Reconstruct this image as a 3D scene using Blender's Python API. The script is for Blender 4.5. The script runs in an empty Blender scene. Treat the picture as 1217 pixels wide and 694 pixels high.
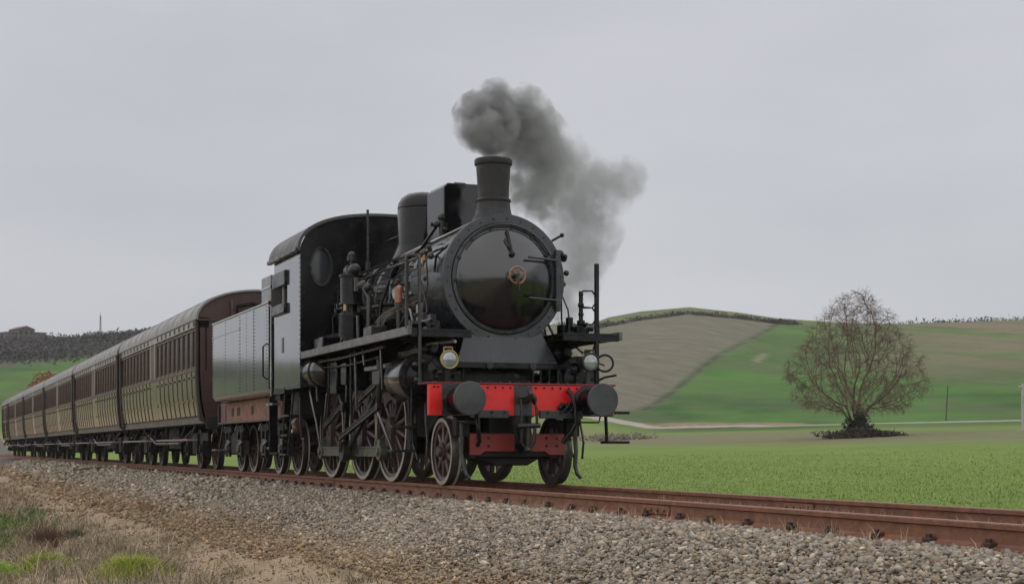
import bpy, bmesh, math, random
import numpy as np
from mathutils import Vector, Matrix

random.seed(7); RNG = np.random.default_rng(11)
R = math.radians
SC = bpy.context.scene
COL = SC.collection

# ------------------------------------------------------------------ camera
cam_d = bpy.data.cameras.new('camera'); cam = bpy.data.objects.new('camera', cam_d); COL.objects.link(cam)
cam.location = (19.19, -7.18, 0.47)
cam.rotation_euler = (R(90), 0, R(90 - 20.9))
cam_d.sensor_width = 36.0; cam_d.lens = 55.6
cam_d.shift_y = 0.1525; cam_d.clip_start = 0.1; cam_d.clip_end = 6000
SC.camera = cam

# ------------------------------------------------------------------ sky, sun, exposure
SUN_EL, SUN_AZ = R(62), R(200)          # soft sun behind even cloud
w = bpy.data.worlds.new('World'); SC.world = w; w.use_nodes = True
nt = w.node_tree; N = nt.nodes; L = nt.links; N.clear()
out = N.new('ShaderNodeOutputWorld'); bg = N.new('ShaderNodeBackground'); bg.inputs['Strength'].default_value = 0.1
sky = N.new('ShaderNodeTexSky'); sky.sky_type = 'NISHITA'; sky.sun_disc = False
sky.sun_elevation = SUN_EL; sky.sun_rotation = SUN_AZ; sky.air_density = 1.0; sky.dust_density = 4.0
tc = N.new('ShaderNodeTexCoord'); mp = N.new('ShaderNodeMapping'); mp.inputs['Scale'].default_value = (1.0, 1.0, 3.2)
no = N.new('ShaderNodeTexNoise'); no.inputs['Scale'].default_value = 1.7; no.inputs['Detail'].default_value = 5; no.inputs['Roughness'].default_value = .5
ramp = N.new('ShaderNodeValToRGB')
ramp.color_ramp.elements[0].position = .30; ramp.color_ramp.elements[0].color = (3.62, 3.71, 4.0, 1)
ramp.color_ramp.elements[1].position = .72; ramp.color_ramp.elements[1].color = (4.75, 4.81, 5.04, 1)
mx = N.new('ShaderNodeMix'); mx.data_type = 'RGBA'; mx.inputs[0].default_value = .93
L.new(tc.outputs['Generated'], mp.inputs[0]); L.new(mp.outputs[0], no.inputs['Vector']); L.new(no.outputs['Fac'], ramp.inputs[0])
L.new(sky.outputs[0], mx.inputs[6]); L.new(ramp.outputs[0], mx.inputs[7]); L.new(mx.outputs[2], bg.inputs['Color']); L.new(bg.outputs[0], out.inputs[0])
sun_d = bpy.data.lights.new('sun', 'SUN'); sun_d.energy = 1.5; sun_d.angle = R(176); sun_d.color = (1, .98, .95)
sun = bpy.data.objects.new('sun', sun_d); COL.objects.link(sun)
sd = Vector((.55, -.62, 0)).normalized() * math.cos(SUN_EL) + Vector((0, 0, math.sin(SUN_EL)))
sun.rotation_euler = sd.to_track_quat('Z', 'Y').to_euler(); sun.location = (20, -20, 40)
sky.sun_rotation = math.atan2(sd.x, sd.y)
SC.view_settings.view_transform = 'Standard'; SC.view_settings.look = 'None'
SC.view_settings.exposure = 0.45; SC.view_settings.gamma = 1.0; SC.view_settings.use_curve_mapping = False
SC.render.engine = 'CYCLES'
SC.cycles.use_denoising = True; SC.cycles.max_bounces = 6; SC.cycles.volume_bounces = 4
SC.cycles.volume_step_rate = .15; SC.cycles.volume_max_steps = 256

# ------------------------------------------------------------------ materials
def lin(r, g, b):
    f = lambda c: (c / 255 / 12.92) if c / 255 <= .04045 else ((c / 255 + .055) / 1.055) ** 2.4
    return (f(r), f(g), f(b))
MATS = {}
def mat(name, col, rough=.5, metal=0., ior=1.5, var=.25, vs=3., dust=0., dcol=(.16, .13, .10), ds=1.3, bump=0., bs=40., rvar=.12, coat=0., attr=None, stretch=(1, 1, 1), trans=0.):
    m = bpy.data.materials.new(name); m.use_nodes = True
    nt = m.node_tree; N = nt.nodes; L = nt.links
    b = N['Principled BSDF']; b.inputs['Metallic'].default_value = metal; b.inputs['IOR'].default_value = ior
    b.inputs['Coat Weight'].default_value = coat; b.inputs['Coat Roughness'].default_value = .08
    b.inputs['Transmission Weight'].default_value = trans
    tc = N.new('ShaderNodeTexCoord'); mp = N.new('ShaderNodeMapping'); mp.inputs['Scale'].default_value = stretch
    L.new(tc.outputs['Object'], mp.inputs[0])
    n1 = N.new('ShaderNodeTexNoise'); n1.inputs['Scale'].default_value = vs; n1.inputs['Detail'].default_value = 6; n1.inputs['Roughness'].default_value = .62
    L.new(mp.outputs[0], n1.inputs['Vector'])
    cr = N.new('ShaderNodeValToRGB'); e = cr.color_ramp.elements
    e[0].position = .3; e[0].color = tuple(max(c * (1 - var), 0) for c in col) + (1,)
    e[1].position = .7; e[1].color = tuple(c * (1 + var) for c in col) + (1,)
    L.new(n1.outputs['Fac'], cr.inputs[0]); cur = cr.outputs[0]
    if attr:
        at = N.new('ShaderNodeAttribute'); at.attribute_name = attr
        mm = N.new('ShaderNodeMix'); mm.data_type = 'RGBA'; mm.blend_type = 'MULTIPLY'; mm.inputs[0].default_value = 1
        L.new(cur, mm.inputs[6]); L.new(at.outputs['Color'], mm.inputs[7]); cur = mm.outputs[2]
    if dust > 0:
        n2 = N.new('ShaderNodeTexNoise'); n2.inputs['Scale'].default_value = ds; n2.inputs['Detail'].default_value = 8; n2.inputs['Roughness'].default_value = .7
        L.new(mp.outputs[0], n2.inputs['Vector'])
        mr = N.new('ShaderNodeMapRange'); mr.inputs[1].default_value = .42; mr.inputs[2].default_value = .72; mr.inputs[4].default_value = dust
        L.new(n2.outputs['Fac'], mr.inputs[0])
        mm = N.new('ShaderNodeMix'); mm.data_type = 'RGBA'; L.new(mr.outputs[0], mm.inputs[0]); L.new(cur, mm.inputs[6]); mm.inputs[7].default_value = dcol + (1,); cur = mm.outputs[2]
    L.new(cur, b.inputs['Base Color'])
    rr = N.new('ShaderNodeMapRange'); rr.inputs[3].default_value = max(rough - rvar, .03); rr.inputs[4].default_value = min(rough + rvar, 1); rr.inputs[1].default_value = .3; rr.inputs[2].default_value = .7
    n3 = N.new('ShaderNodeTexNoise'); n3.inputs['Scale'].default_value = vs * 1.7; n3.inputs['Detail'].default_value = 5; L.new(mp.outputs[0], n3.inputs['Vector'])
    L.new(n3.outputs['Fac'], rr.inputs[0]); L.new(rr.outputs[0], b.inputs['Roughness'])
    if bump > 0:
        n4 = N.new('ShaderNodeTexNoise'); n4.inputs['Scale'].default_value = bs; n4.inputs['Detail'].default_value = 4; L.new(mp.outputs[0], n4.inputs['Vector'])
        bp = N.new('ShaderNodeBump'); bp.inputs['Strength'].default_value = bump; bp.inputs['Distance'].default_value = .02
        L.new(n4.outputs['Fac'], bp.inputs['Height']); L.new(bp.outputs[0], b.inputs['Normal'])
    MATS[name] = m; return m

K = mat('black_paint', (.005, .005, .0065), .13, ior=1.5, var=.4, dust=.25, dcol=(.022, .021, .022), bump=.06, bs=6)
KM = mat('black_matt_paint', (.004, .004, .005), .22, ior=1.34, var=.5, dust=.22, dcol=(.012, .0115, .012), ds=3, bump=.10, bs=14, rvar=.12)
KD = mat('door_gloss_paint', (.004, .004, .0055), .19, ior=1.75, var=.5, vs=6, dust=.35, dcol=(.02, .019, .018), ds=4, rvar=.06, bump=.02, bs=4)
KS = mat('smokebox_grey_paint', (.024, .026, .032), .30, ior=1.5, var=.3, dust=.35, dcol=(.05, .049, .05), bump=.08, bs=14)
KG = mat('boiler_cladding_paint', (.014, .014, .016), .14, coat=.8, ior=2.1, var=.4, dust=.35, dcol=(.035, .033, .031), bump=.05, bs=2.5, rvar=.1)
KT = mat('tender_gloss_paint', (.018, .026, .038), .10, coat=.8, ior=1.6, var=.6, vs=2, stretch=(1, 1, .25), dust=.35, dcol=(.045, .05, .055), ds=2.5, bump=.16, bs=3.2, rvar=.05)
SO = mat('sooty_iron', (.016, .015, .0155), .5, ior=1.4, var=.35, vs=5, dust=.5, dcol=(.034, .030, .028), bump=.3, bs=30)
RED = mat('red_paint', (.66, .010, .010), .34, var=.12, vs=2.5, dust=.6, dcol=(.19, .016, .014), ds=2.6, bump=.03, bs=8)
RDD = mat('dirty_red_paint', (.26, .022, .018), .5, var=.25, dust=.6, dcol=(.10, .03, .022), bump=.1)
WR = mat('wheel_red_brown', (.062, .029, .030), .45, var=.4, vs=5, dust=.75, dcol=(.05, .043, .037), bump=.12)
TY = mat('worn_tyre_steel', (.36, .32, .27), .45, metal=.35, var=.3, vs=6, dust=.5, dcol=(.16, .14, .10), bump=.08)
TD = mat('dark_tyre_steel', (.075, .066, .058), .4, metal=.5, var=.3, vs=6, dust=.4, dcol=(.05, .04, .035))
ROD = mat('oily_rod_steel', (.125, .13, .105), .36, metal=.55, var=.3, vs=5, dust=.5, dcol=(.055, .052, .04), bump=.06)
STL = mat('bright_steel', (.30, .29, .27), .35, metal=.8, var=.3, dust=.4, dcol=(.10, .085, .07))
GR = mat('grimy_grey_steel', (.033, .031, .030), .30, metal=.5, var=.35, dust=.5, dcol=(.028, .025, .023))
BR = mat('brass', (.36, .27, .125), .42, metal=.9, var=.2, dust=.35, dcol=(.12, .09, .05))
CU = mat('copper', (.30, .145, .09), .45, metal=.6, var=.2, dust=.3, dcol=(.13, .07, .05))
GL = mat('lamp_lens', (.17, .19, .19), .06, ior=2.0, var=.5, vs=9, rvar=.02, coat=1.)
GLW = mat('window_glass', (.03, .034, .04), .06, coat=1., ior=1.9, var=.2, rvar=.01)
COAL = mat('coal', (.01, .01, .011), .4, var=.5, bump=.6, bs=20)
RUSTF = mat('rusty_tender_frame', (.21, .085, .042), .6, var=.35, vs=4, dust=.75, dcol=(.045, .024, .02), bump=.15)
CB = mat('coach_brown_varnish', (.072, .040, .025), .42, ior=1.45, var=.35, vs=2, dust=.35, dcol=(.045, .026, .020), bump=.06, bs=3, rvar=.08)
CP = mat('coach_door_varnish', (.125, .108, .060), .2, coat=.35, ior=1.6, var=.4, vs=2.2, stretch=(1, 1, .4), dust=.55, dcol=(.10, .055, .032), bump=.03, bs=2.0, rvar=.05)
CE = mat('coach_end_red_brown', (.046, .020, .015), .5, var=.3, vs=2.5, dust=.4, dcol=(.022, .012, .011), bump=.12)
CR = mat('coach_roof_grey', (.21, .203, .195), .55, var=.25, vs=2, dust=.6, dcol=(.14, .132, .125), bump=.08)
GAP = mat('coach_gap_shade', (.028, .020, .014), .8, var=.4, vs=3)  # near-black brown standing in for shade in door seams and coach gaps
CT = mat('coach_cantrail_paint', (.27, .25, .225), .35, var=.2, dust=.4, dcol=(.13, .11, .095))
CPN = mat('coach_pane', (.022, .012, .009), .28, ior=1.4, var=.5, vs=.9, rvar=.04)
UF = mat('underframe_grime', (.010, .009, .0085), .6, ior=1.35, var=.35, dust=.6, dcol=(.04, .032, .026), bump=.2)
WDB = mat('weathered_step_wood', (.20, .175, .15), .75, var=.3, vs=6, stretch=(.3, 4, 4), bump=.3)
RST = mat('rusty_rail_steel', (.19, .076, .040), .68, var=.3, vs=9, dust=.6, dcol=(.075, .032, .022), ds=5, bump=.25, bs=60)
RSH = mat('worn_railhead', (.20, .115, .08), .42, metal=.35, var=.25, vs=8, stretch=(.15, 3, 3), dust=.5, dcol=(.20, .10, .06), ds=3)
SLP = mat('weathered_sleeper', (.072, .056, .045), .85, var=.4, vs=4, stretch=(4, .5, 4), dust=.4, bump=.5)
BOLT = mat('dark_rust_bolt', (.042, .022, .017), .7, var=.4, vs=14, bump=.3)
BARK = mat('bark', (.125, .090, .056), .9, var=.35, vs=4, dust=.4, dcol=(.10, .085, .05), bump=.5)
TWIG = mat('twigs_red_brown', (.135, .086, .062), .9, var=.4, vs=.7)
TWG2 = mat('twigs_grey', (.07, .062, .055), .9, var=.4, vs=.7)
IVY = mat('ivy_and_bramble', (.020, .020, .012), .8, var=.6, vs=3)
WOOD = mat('bare_woodland', (.062, .055, .056), .95, var=.45, vs=.12)
HED = mat('bare_hedge', (.066, .060, .056), .95, var=.5, vs=.25)
LEAFO = mat('rust_leaves', (.23, .095, .032), .8, var=.4, vs=1.2)
CONC = mat('concrete_post', (.33, .32, .30), .85, var=.15, vs=4, bump=.2)
STONEB = mat('hill_house_stone', (.11, .10, .092), .9, var=.2, vs=.6)
TILE = mat('hill_house_tile', (.12, .09, .075), .9, var=.2)
STN = mat('ballast_stone', (.41, .362, .305), .9, var=.35, vs=14, attr='tint', bump=.5, bs=70)
BLD = mat('grass_blade', (1, 1, 1), .75, var=.12, vs=2, attr='tint')

# ------------------------------------------------------------------ mesh builder
class MB:
    def __init__(s): s.v = []; s.f = []
    def add(s, vs, fs):
        o = len(s.v); s.v.extend([tuple(p) for p in vs]); s.f.extend([tuple(i + o for i in f) for f in fs]); return s
    def box(s, c, d, rot=None):
        x, y, z = d[0] / 2, d[1] / 2, d[2] / 2
        vs = [Vector(p) for p in ((-x, -y, -z), (x, -y, -z), (x, y, -z), (-x, y, -z), (-x, -y, z), (x, -y, z), (x, y, z), (-x, y, z))]
        if rot is not None: vs = [rot @ p for p in vs]
        c = Vector(c)
        return s.add([p + c for p in vs], [(3, 2, 1, 0), (4, 5, 6, 7), (0, 1, 5, 4), (1, 2, 6, 5), (2, 3, 7, 6), (3, 0, 4, 7)])
    def bb(s, x0, x1, y0, y1, z0, z1): return s.box(((x0 + x1) / 2, (y0 + y1) / 2, (z0 + z1) / 2), (abs(x1 - x0), abs(y1 - y0), abs(z1 - z0)))
    def bar(s, p0, p1, wd, h, up=(0, 0, 1)):
        p0, p1 = Vector(p0), Vector(p1); a = (p1 - p0); ln = a.length; a.normalize()
        u = Vector(up); sd = a.cross(u).normalized(); u = sd.cross(a).normalized()
        return s.box((p0 + p1) / 2, (ln, wd, h), Matrix((a, sd, u)).transposed())
    def cyl(s, p0, p1, r0, r1=None, n=14, cap=True):
        r1 = r0 if r1 is None else r1; p0, p1 = Vector(p0), Vector(p1); a = (p1 - p0).normalized()
        t = Vector((0, 0, 1)) if abs(a.z) < .9 else Vector((1, 0, 0)); u = a.cross(t).normalized(); v = a.cross(u)
        vs = []
        for p, r in ((p0, r0), (p1, r1)):
            for i in range(n):
                q = 2 * math.pi * i / n; vs.append(p + (u * math.cos(q) + v * math.sin(q)) * r)
        fs = [(i, i + n, (i + 1) % n + n, (i + 1) % n) for i in range(n)]
        if cap: fs += [tuple(range(n)), tuple(range(2 * n - 1, n - 1, -1))]
        return s.add(vs, fs)
    def tube(s, pts, r, n=8):
        P = [Vector(p) for p in pts]; rings = []; t0 = (P[1] - P[0]).normalized()
        u = t0.cross(Vector((0, 0, 1)) if abs(t0.z) < .9 else Vector((1, 0, 0))).normalized()
        vs = []; m = len(P)
        for k, p in enumerate(P):
            t = ((P[min(k + 1, m - 1)] - P[max(k - 1, 0)])).normalized()
            u = (u - t * u.dot(t)).normalized(); v = t.cross(u); rk = r[k] if isinstance(r, (list, tuple)) else r
            vs += [p + (u * math.cos(2 * math.pi * i / n) + v * math.sin(2 * math.pi * i / n)) * rk for i in range(n)]
        fs = []
        for k in range(m - 1):
            for i in range(n): fs.append((k * n + i, k * n + (i + 1) % n, (k + 1) * n + (i + 1) % n, (k + 1) * n + i))
        fs += [tuple(range(n - 1, -1, -1)), tuple(range((m - 1) * n, m * n))]
        return s.add(vs, fs)
    def lathe(s, prof, c, axis, n=40, close=False):
        c = Vector(c); a = Vector(axis).normalized()
        t = Vector((0, 0, 1)) if abs(a.z) < .9 else Vector((1, 0, 0)); u = a.cross(t).normalized(); v = a.cross(u)
        vs = []
        for (r, h) in prof:
            for i in range(n):
                q = 2 * math.pi * i / n; vs.append(c + a * h + (u * math.cos(q) + v * math.sin(q)) * r)
        m = len(prof); fs = []
        for k in range(m - 1 + (1 if close else 0)):
            k2 = (k + 1) % m
            for i in range(n): fs.append((k * n + i, k2 * n + i, k2 * n + (i + 1) % n, k * n + (i + 1) % n))
        return s.add(vs, fs)
    def torus(s, c, axis, RR, r, n=28, m=8):
        return s.lathe([(RR + r * math.cos(2 * math.pi * i / m), r * math.sin(2 * math.pi * i / m)) for i in range(m)], c, axis, n, True)
    def sph(s, c, r, n=12, m=7, sc=(1, 1, 1)):
        vs = [(c[0] + r * sc[0] * math.sin(math.pi * j / m) * math.cos(2 * math.pi * i / n), c[1] + r * sc[1] * math.sin(math.pi * j / m) * math.sin(2 * math.pi * i / n), c[2] + r * sc[2] * math.cos(math.pi * j / m)) for j in range(1, m) for i in range(n)]
        t = len(vs); vs += [(c[0], c[1], c[2] + r * sc[2]), (c[0], c[1], c[2] - r * sc[2])]
        fs = [(j * n + i, (j + 1) * n + i, (j + 1) * n + (i + 1) % n, j * n + (i + 1) % n) for j in range(m - 2) for i in range(n)]
        fs += [(t, i, (i + 1) % n) for i in range(n)] + [(t + 1, (m - 2) * n + (i + 1) % n, (m - 2) * n + i) for i in range(n)]
        return s.add(vs, fs)
    def prism(s, poly, fn, h0, h1):
        n = len(poly); vs = [fn(a, b, h0) for a, b in poly] + [fn(a, b, h1) for a, b in poly]
        return s.add(vs, [(i, (i + 1) % n, (i + 1) % n + n, i + n) for i in range(n)] + [tuple(range(n - 1, -1, -1)), tuple(range(n, 2 * n))])
    def mesh(s, name, m, ang=38):
        me = bpy.data.meshes.new(name); me.from_pydata(s.v, [], s.f); me.validate()
        bm = bmesh.new(); bm.from_mesh(me); bmesh.ops.recalc_face_normals(bm, faces=bm.faces); bm.to_mesh(me); bm.free()
        me.polygons.foreach_set('use_smooth', [True] * len(me.polygons)); me.set_sharp_from_angle(angle=R(ang))
        me.materials.append(m); return me
    def build(s, name, m, parent=None, bevel=0., ang=38):
        o = bpy.data.objects.new(name, s.mesh(name, m, ang)); COL.objects.link(o)
        if parent is not None: o.parent = parent
        if bevel:
            b = o.modifiers.new('bevel', 'BEVEL'); b.width = bevel; b.segments = 2; b.limit_method = 'ANGLE'; b.angle_limit = R(50)
        return o
XZ = lambda a, b, h: (a, h, b)      # polygon in x,z extruded along y
YZ = lambda a, b, h: (h, a, b)      # polygon in y,z extruded along x
XY = lambda a, b, h: (a, b, h)

def thing(name, label, cat, loc=(0, 0, 0), rz=0., group=None):
    o = bpy.data.objects.new(name, None); COL.objects.link(o); o.location = loc; o.rotation_euler = (0, 0, rz); o.empty_display_size = .3
    return tag(o, label, cat, group)
def tag(o, label, cat, group=None, kind=None):
    if label: o['label'] = label
    if cat: o['category'] = cat
    if group: o['group'] = group
    if kind: o['kind'] = kind
    return o
def stuff(o): o['kind'] = 'stuff'; return o
def inst(src, parent, loc, rot=(0, 0, 0), name=None):
    o = src.copy(); COL.objects.link(o); o.parent = parent; o.location = loc; o.rotation_euler = rot
    if name: o.name = name
    return o
def tree_copy(src, parent, loc=None, rot=None):
    c = src.copy(); COL.objects.link(c); c.parent = parent
    if loc is not None: c.location = loc
    if rot is not None: c.rotation_euler = rot
    for ch in src.children: tree_copy(ch, c)
    return c
def mesh_np(name, V, F, m, tint=None, parent=None, smooth=False):
    k = F.shape[1]; me = bpy.data.meshes.new(name)
    me.vertices.add(len(V)); me.vertices.foreach_set('co', V.astype(np.float32).ravel())
    me.loops.add(F.size); me.loops.foreach_set('vertex_index', F.astype(np.int32).ravel())
    me.polygons.add(len(F)); me.polygons.foreach_set('loop_start', np.arange(0, F.size, k, dtype=np.int32))
    me.update(calc_edges=True)
    if smooth: me.polygons.foreach_set('use_smooth', np.ones(len(F), bool))
    if tint is not None:
        a = me.color_attributes.new('tint', 'FLOAT_COLOR', 'POINT'); a.data.foreach_set('color', np.c_[tint, np.ones(len(tint))].astype(np.float32).ravel())
    if m: me.materials.append(m)
    o = bpy.data.objects.new(name, me); COL.objects.link(o)
    if parent is not None: o.parent = parent
    return o

# ================================================================== SETTING: terrain
CX, CY = 19.19, -7.18
RB=np.array([-180,-120,-60,-30,-8,2.97,5.0,7.6,9.0,14.5,20.7,23.8,24.4,25.6,27.3,29.0,30.4,32.2,34.6,36.2,38.8,45,60,90,130,180.])
RE=np.array([2.6,2.6,2.8,2.9,3.2,3.7,3.75,3.98,4.1,4.2,4.3,4.42,4.66,4.9,5.05,4.86,4.64,4.5,4.4,4.42,4.45,4.3,4.0,2.6,2.2,2.2])
def sst(a,b,x):
    t=np.clip((x-a)/(b-a),0,1); return t*t*(3-2*t)
def terrain(x,y):
    x=np.asarray(x,float); y=np.asarray(y,float)
    # embankment cross-section, then the valley floor
    e=np.interp(y,[-60,-9,-6.2,-4,-2.7,-1.9,-1.45,-1.2,1.2,1.5,2.2,3.0],[-1.15,-1.12,-1.07,-.9,-.6,-.33,-.22,-.2,-.2,-.24,-.45,-.5])
    yy=np.maximum(y-3,0)
    f=1.7*(np.minimum(yy,72)/45)**1.4+ .5*(1-np.exp(-np.maximum(yy-72,0)/12))
    z=e+f
    dx,dy=x-CX,y-CY
    r=np.hypot(dx,dy); b=np.degrees(np.arctan2(dy,-dx))
    el=np.interp(b,RB,RE)*np.interp(b,[0,10,23,40],[.885,.93,.905,.925]); R=np.interp(b,[-180,-20,10,22,27,40,180],[480,500,540,480,420,420,480]); r0=np.interp(b,[-180,-10,20,26,40,180],[150,140,140,160,162,150])
    yr=R*np.sin(np.radians(b))+CY
    fr=np.where(yr<3,-1.1,np.where(yr>90,3.2,np.interp(yr,[3,30,50,75,90],[-.5,.33,1.4,2.8,3.2])))
    A=.47+R*np.tan(np.radians(el))-fr
    t=np.clip((r-r0)/(R-r0),0,None)
    s=np.where(t<1,np.sin(np.minimum(t,1)*math.pi/2)**1.35,1-.35*np.clip((r-R)/500,0,1)**1.5)
    roll=(np.sin(x*.021+1.3)*np.sin(y*.017+.4)+.6*np.sin(x*.043-y*.031))*1.1*sst(170,260,r)*(1-sst(.75,1.,t)*.7)
    return z+np.maximum(A,0)*s+roll

def sdf(poly, x, y):
    """signed distance to a closed polygon in metres, positive inside"""
    P = np.array(poly, float); d = np.full(x.shape, 1e9); ins = np.zeros(x.shape, bool)
    for i in range(len(P)):
        a, b = P[i], P[(i + 1) % len(P)]; e = b - a; wx, wy = x - a[0], y - a[1]
        t = np.clip((wx * e[0] + wy * e[1]) / (e @ e), 0, 1); d = np.minimum(d, np.hypot(wx - t * e[0], wy - t * e[1]))
        c = ((a[1] > y) != (b[1] > y)) & (x < (b[0] - a[0]) * (y - a[1]) / (b[1] - a[1] + 1e-12) + a[0]); ins ^= c
    return np.where(ins, d, -d)
def sdline(pts, hw, x, y):
    P = np.array(pts, float); d = np.full(x.shape, 1e9)
    for a, b in zip(P[:-1], P[1:]):
        e = b - a; wx, wy = x - a[0], y - a[1]; t = np.clip((wx * e[0] + wy * e[1]) / (e @ e), 0, 1); d = np.minimum(d, np.hypot(wx - t * e[0], wy - t * e[1]))
    return hw - d
rr = np.concatenate([[.3], np.geomspace(1.5, 60, 190), np.geomspace(61, 640, 210), np.geomspace(660, 1000, 12)])
bb_ = np.concatenate([np.linspace(-180, -12, 85)[:-1], np.linspace(-12, 1, 40)[:-1], np.linspace(1, 41, 430)[:-1], np.linspace(41, 60, 50)[:-1], np.linspace(60, 180, 70)[:-1]])
RRg, BB = np.meshgrid(rr, np.radians(bb_), indexing='ij')
GX = CX - RRg * np.cos(BB); GY = CY + RRg * np.sin(BB); GZ = terrain(GX, GY)
GZ = GZ + (np.sin(GX * 2.3 + GY * 1.1) * np.sin(GY * 2.9 - GX * .7) * .02 + np.sin(GX * 5.1) * np.sin(GY * 6.3 + 1) * .012) * (sst(-2.2, -4, GY) + .4 * sst(2.2, 4, GY)) * (1 - sst(40, 80, RRg))
nr, nb = GX.shape
idx = np.arange(nr * nb).reshape(nr, nb); i2 = np.roll(idx, -1, axis=1)
Fq = np.stack([idx[:-1], i2[:-1], i2[1:], idx[1:]], -1).reshape(-1, 4)
ground = mesh_np('ground', np.c_[GX.ravel(), GY.ravel(), GZ.ravel()], Fq, None, smooth=True); ground['kind'] = 'structure'
ground['label'] = 'green fields, hillside and bare embankment ground'
def fattr(n, v):
    a = ground.data.attributes.new(n, 'FLOAT', 'POINT'); a.data.foreach_set('value', v.astype(np.float32).ravel())
gx, gy = GX.ravel(), GY.ravel()
fattr('plough', np.maximum(sdf([(-257.5, 155.5), (-147.5, 72.9), (-150, 55), (-230, 60), (-330, 110), (-295, 128), (-271, 124)], gx, gy), -30))
fattr('olive', np.maximum(sdf([(-271, 126), (-257.5, 157), (-262, 178), (-420, 330), (-560, 260), (-420, 150), (-300, 126)], gx, gy), -30))
fattr('road', np.maximum(sdline([(-420, 40), (-240, 55), (-131, 66), (-123, 73.0), (-100, 73.5), (-79, 72), (-40, 71), (60, 78), (200, 110)], 1.15, gx, gy), -10))
fattr('bank', np.maximum(sdf([(-137, 65.5), (-134, 69.5), (-122, 78), (-108, 76.5), (-122, 72)], gx, gy), -10))
fattr('dry', np.maximum(sdf([(-190, 46), (-81, 36.5), (-60, 38), (-40, 40.6), (40, 44), (40, 58), (-58, 55), (-97, 59), (-125, 56.5), (-190, 62)], gx, gy), -10))
fattr('patch', np.maximum(sdline([(-186, 110.0), (-191, 113.0), (-199, 119)], .25, gx, gy), -10))
fattr('weedy', np.maximum(sdf([(-175, 130), (-150, 142), (-225, 215), (-300, 235), (-262, 180)], gx, gy), -40))
fattr('lside', np.maximum(sdf([(-900, -200), (-420, -120), (-236, -6), (-261, 7), (-285, 13.5), (-312, 20.5), (-336, 31), (-346, 45), (-342, 70), (-335, 160), (-900, 330)], gx, gy), -40))

gm = bpy.data.materials.new('land'); gm.use_nodes = True; ground.data.materials.append(gm)
nt = gm.node_tree; N = nt.nodes; L = nt.links; B = N['Principled BSDF']; B.inputs['Roughness'].default_value = .95; B.inputs['Specular IOR Level'].default_value = .15
geo = N.new('ShaderNodeNewGeometry'); POS = geo.outputs['Position']
def noise(scale, det=6, rough=.6, stretch=(1, 1, 1), rotz=0):
    m = N.new('ShaderNodeMapping'); m.inputs['Scale'].default_value = stretch; m.inputs['Rotation'].default_value = (0, 0, rotz); L.new(POS, m.inputs[0])
    n = N.new('ShaderNodeTexNoise'); n.inputs['Scale'].default_value = scale; n.inputs['Detail'].default_value = det; n.inputs['Roughness'].default_value = rough; L.new(m.outputs[0], n.inputs['Vector']); return n.outputs['Fac']
def ramp2(f, a, b, p0=.3, p1=.7):
    r = N.new('ShaderNodeValToRGB'); e = r.color_ramp.elements; e[0].position = p0; e[0].color = tuple(a) + (1,); e[1].position = p1; e[1].color = tuple(b) + (1,); L.new(f, r.inputs[0]); return r.outputs[0]
def mth(op, a, b=None, cl=False):
    m = N.new('ShaderNodeMath'); m.operation = op; m.use_clamp = cl
    for i, q in enumerate((a, b)):
        if q is None: continue
        if isinstance(q, (int, float)): m.inputs[i].default_value = q
        else: L.new(q, m.inputs[i])
    return m.outputs[0]
def mixc(f, a, b):
    m = N.new('ShaderNodeMix'); m.data_type = 'RGBA'
    L.new(f, m.inputs[0]) if not isinstance(f, (int, float)) else setattr(m.inputs[0], 'default_value', f)
    for i, q in ((6, a), (7, b)):
        if isinstance(q, tuple): m.inputs[i].default_value = q + (1,)
        else: L.new(q, m.inputs[i])
    return m.outputs[2]
def fld(name, soft, wob, scale=.12):
    a = N.new('ShaderNodeAttribute'); a.attribute_name = name
    s_ = mth('ADD', a.outputs['Fac'], mth('MULTIPLY', mth('SUBTRACT', noise(scale, 4), .5), wob))
    r = N.new('ShaderNodeMapRange'); r.inputs[1].default_value = -soft; r.inputs[2].default_value = soft; L.new(s_, r.inputs[0]); return r.outputs[0]
sep = N.new('ShaderNodeSeparateXYZ'); L.new(POS, sep.inputs[0]); PY = sep.outputs['Y']
def band(v, a, b):
    r = N.new('ShaderNodeMapRange'); r.inputs[1].default_value = a; r.inputs[2].default_value = b; L.new(v, r.inputs[0]); return r.outputs[0]
# field crop greens: near meadow is yellower, the hill crop deeper
fine = noise(9, 4, .7); mid = noise(.7, 6, .65); big = noise(.025, 5, .6)
meadow = mixc(mth('MULTIPLY', mid, .7), ramp2(fine, (.080, .135, .026), (.165, .235, .050), .3, .72), ramp2(noise(3.5, 5, .7), (.105, .165, .034), (.185, .235, .070), .3, .7))
meadow = mixc(band(noise(.11, 5, .62, (1, 2.6, 1)), .38, .66), meadow, ramp2(fine, (.135, .195, .042), (.19, .24, .064)))
hillg = ramp2(noise(.05, 8, .68, (1, 1, 1)), (.034, .078, .018), (.074, .165, .030), .36, .62)
hillg = mixc(mth('MULTIPLY', band(noise(.035, 7, .66, (.6, 2.0, 1), .7), .40, .64), 1.0), hillg, ramp2(noise(.3, 6, .7), (.062, .092, .032), (.100, .118, .052)))
dist = mth('MAXIMUM', band(PY, 60, 66), band(sep.outputs['X'], -150, -190))
col = mixc(dist, meadow, hillg)
weedy = mth('MULTIPLY', fld('weedy', 16, 40, .035), band(noise(.075, 7, .72, (.3, 2.6, 1), 2.3), .32, .54))
col = mixc(mth('MULTIPLY', weedy, .95), col, ramp2(noise(.5, 6, .7), (.135, .112, .070), (.195, .155, .105)))
olive = ramp2(noise(.06, 6, .65, (.5, 1.5, 1)), (.095, .108, .046), (.140, .150, .066))
col = mixc(fld('olive', 1.2, 3), col, olive)
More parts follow.
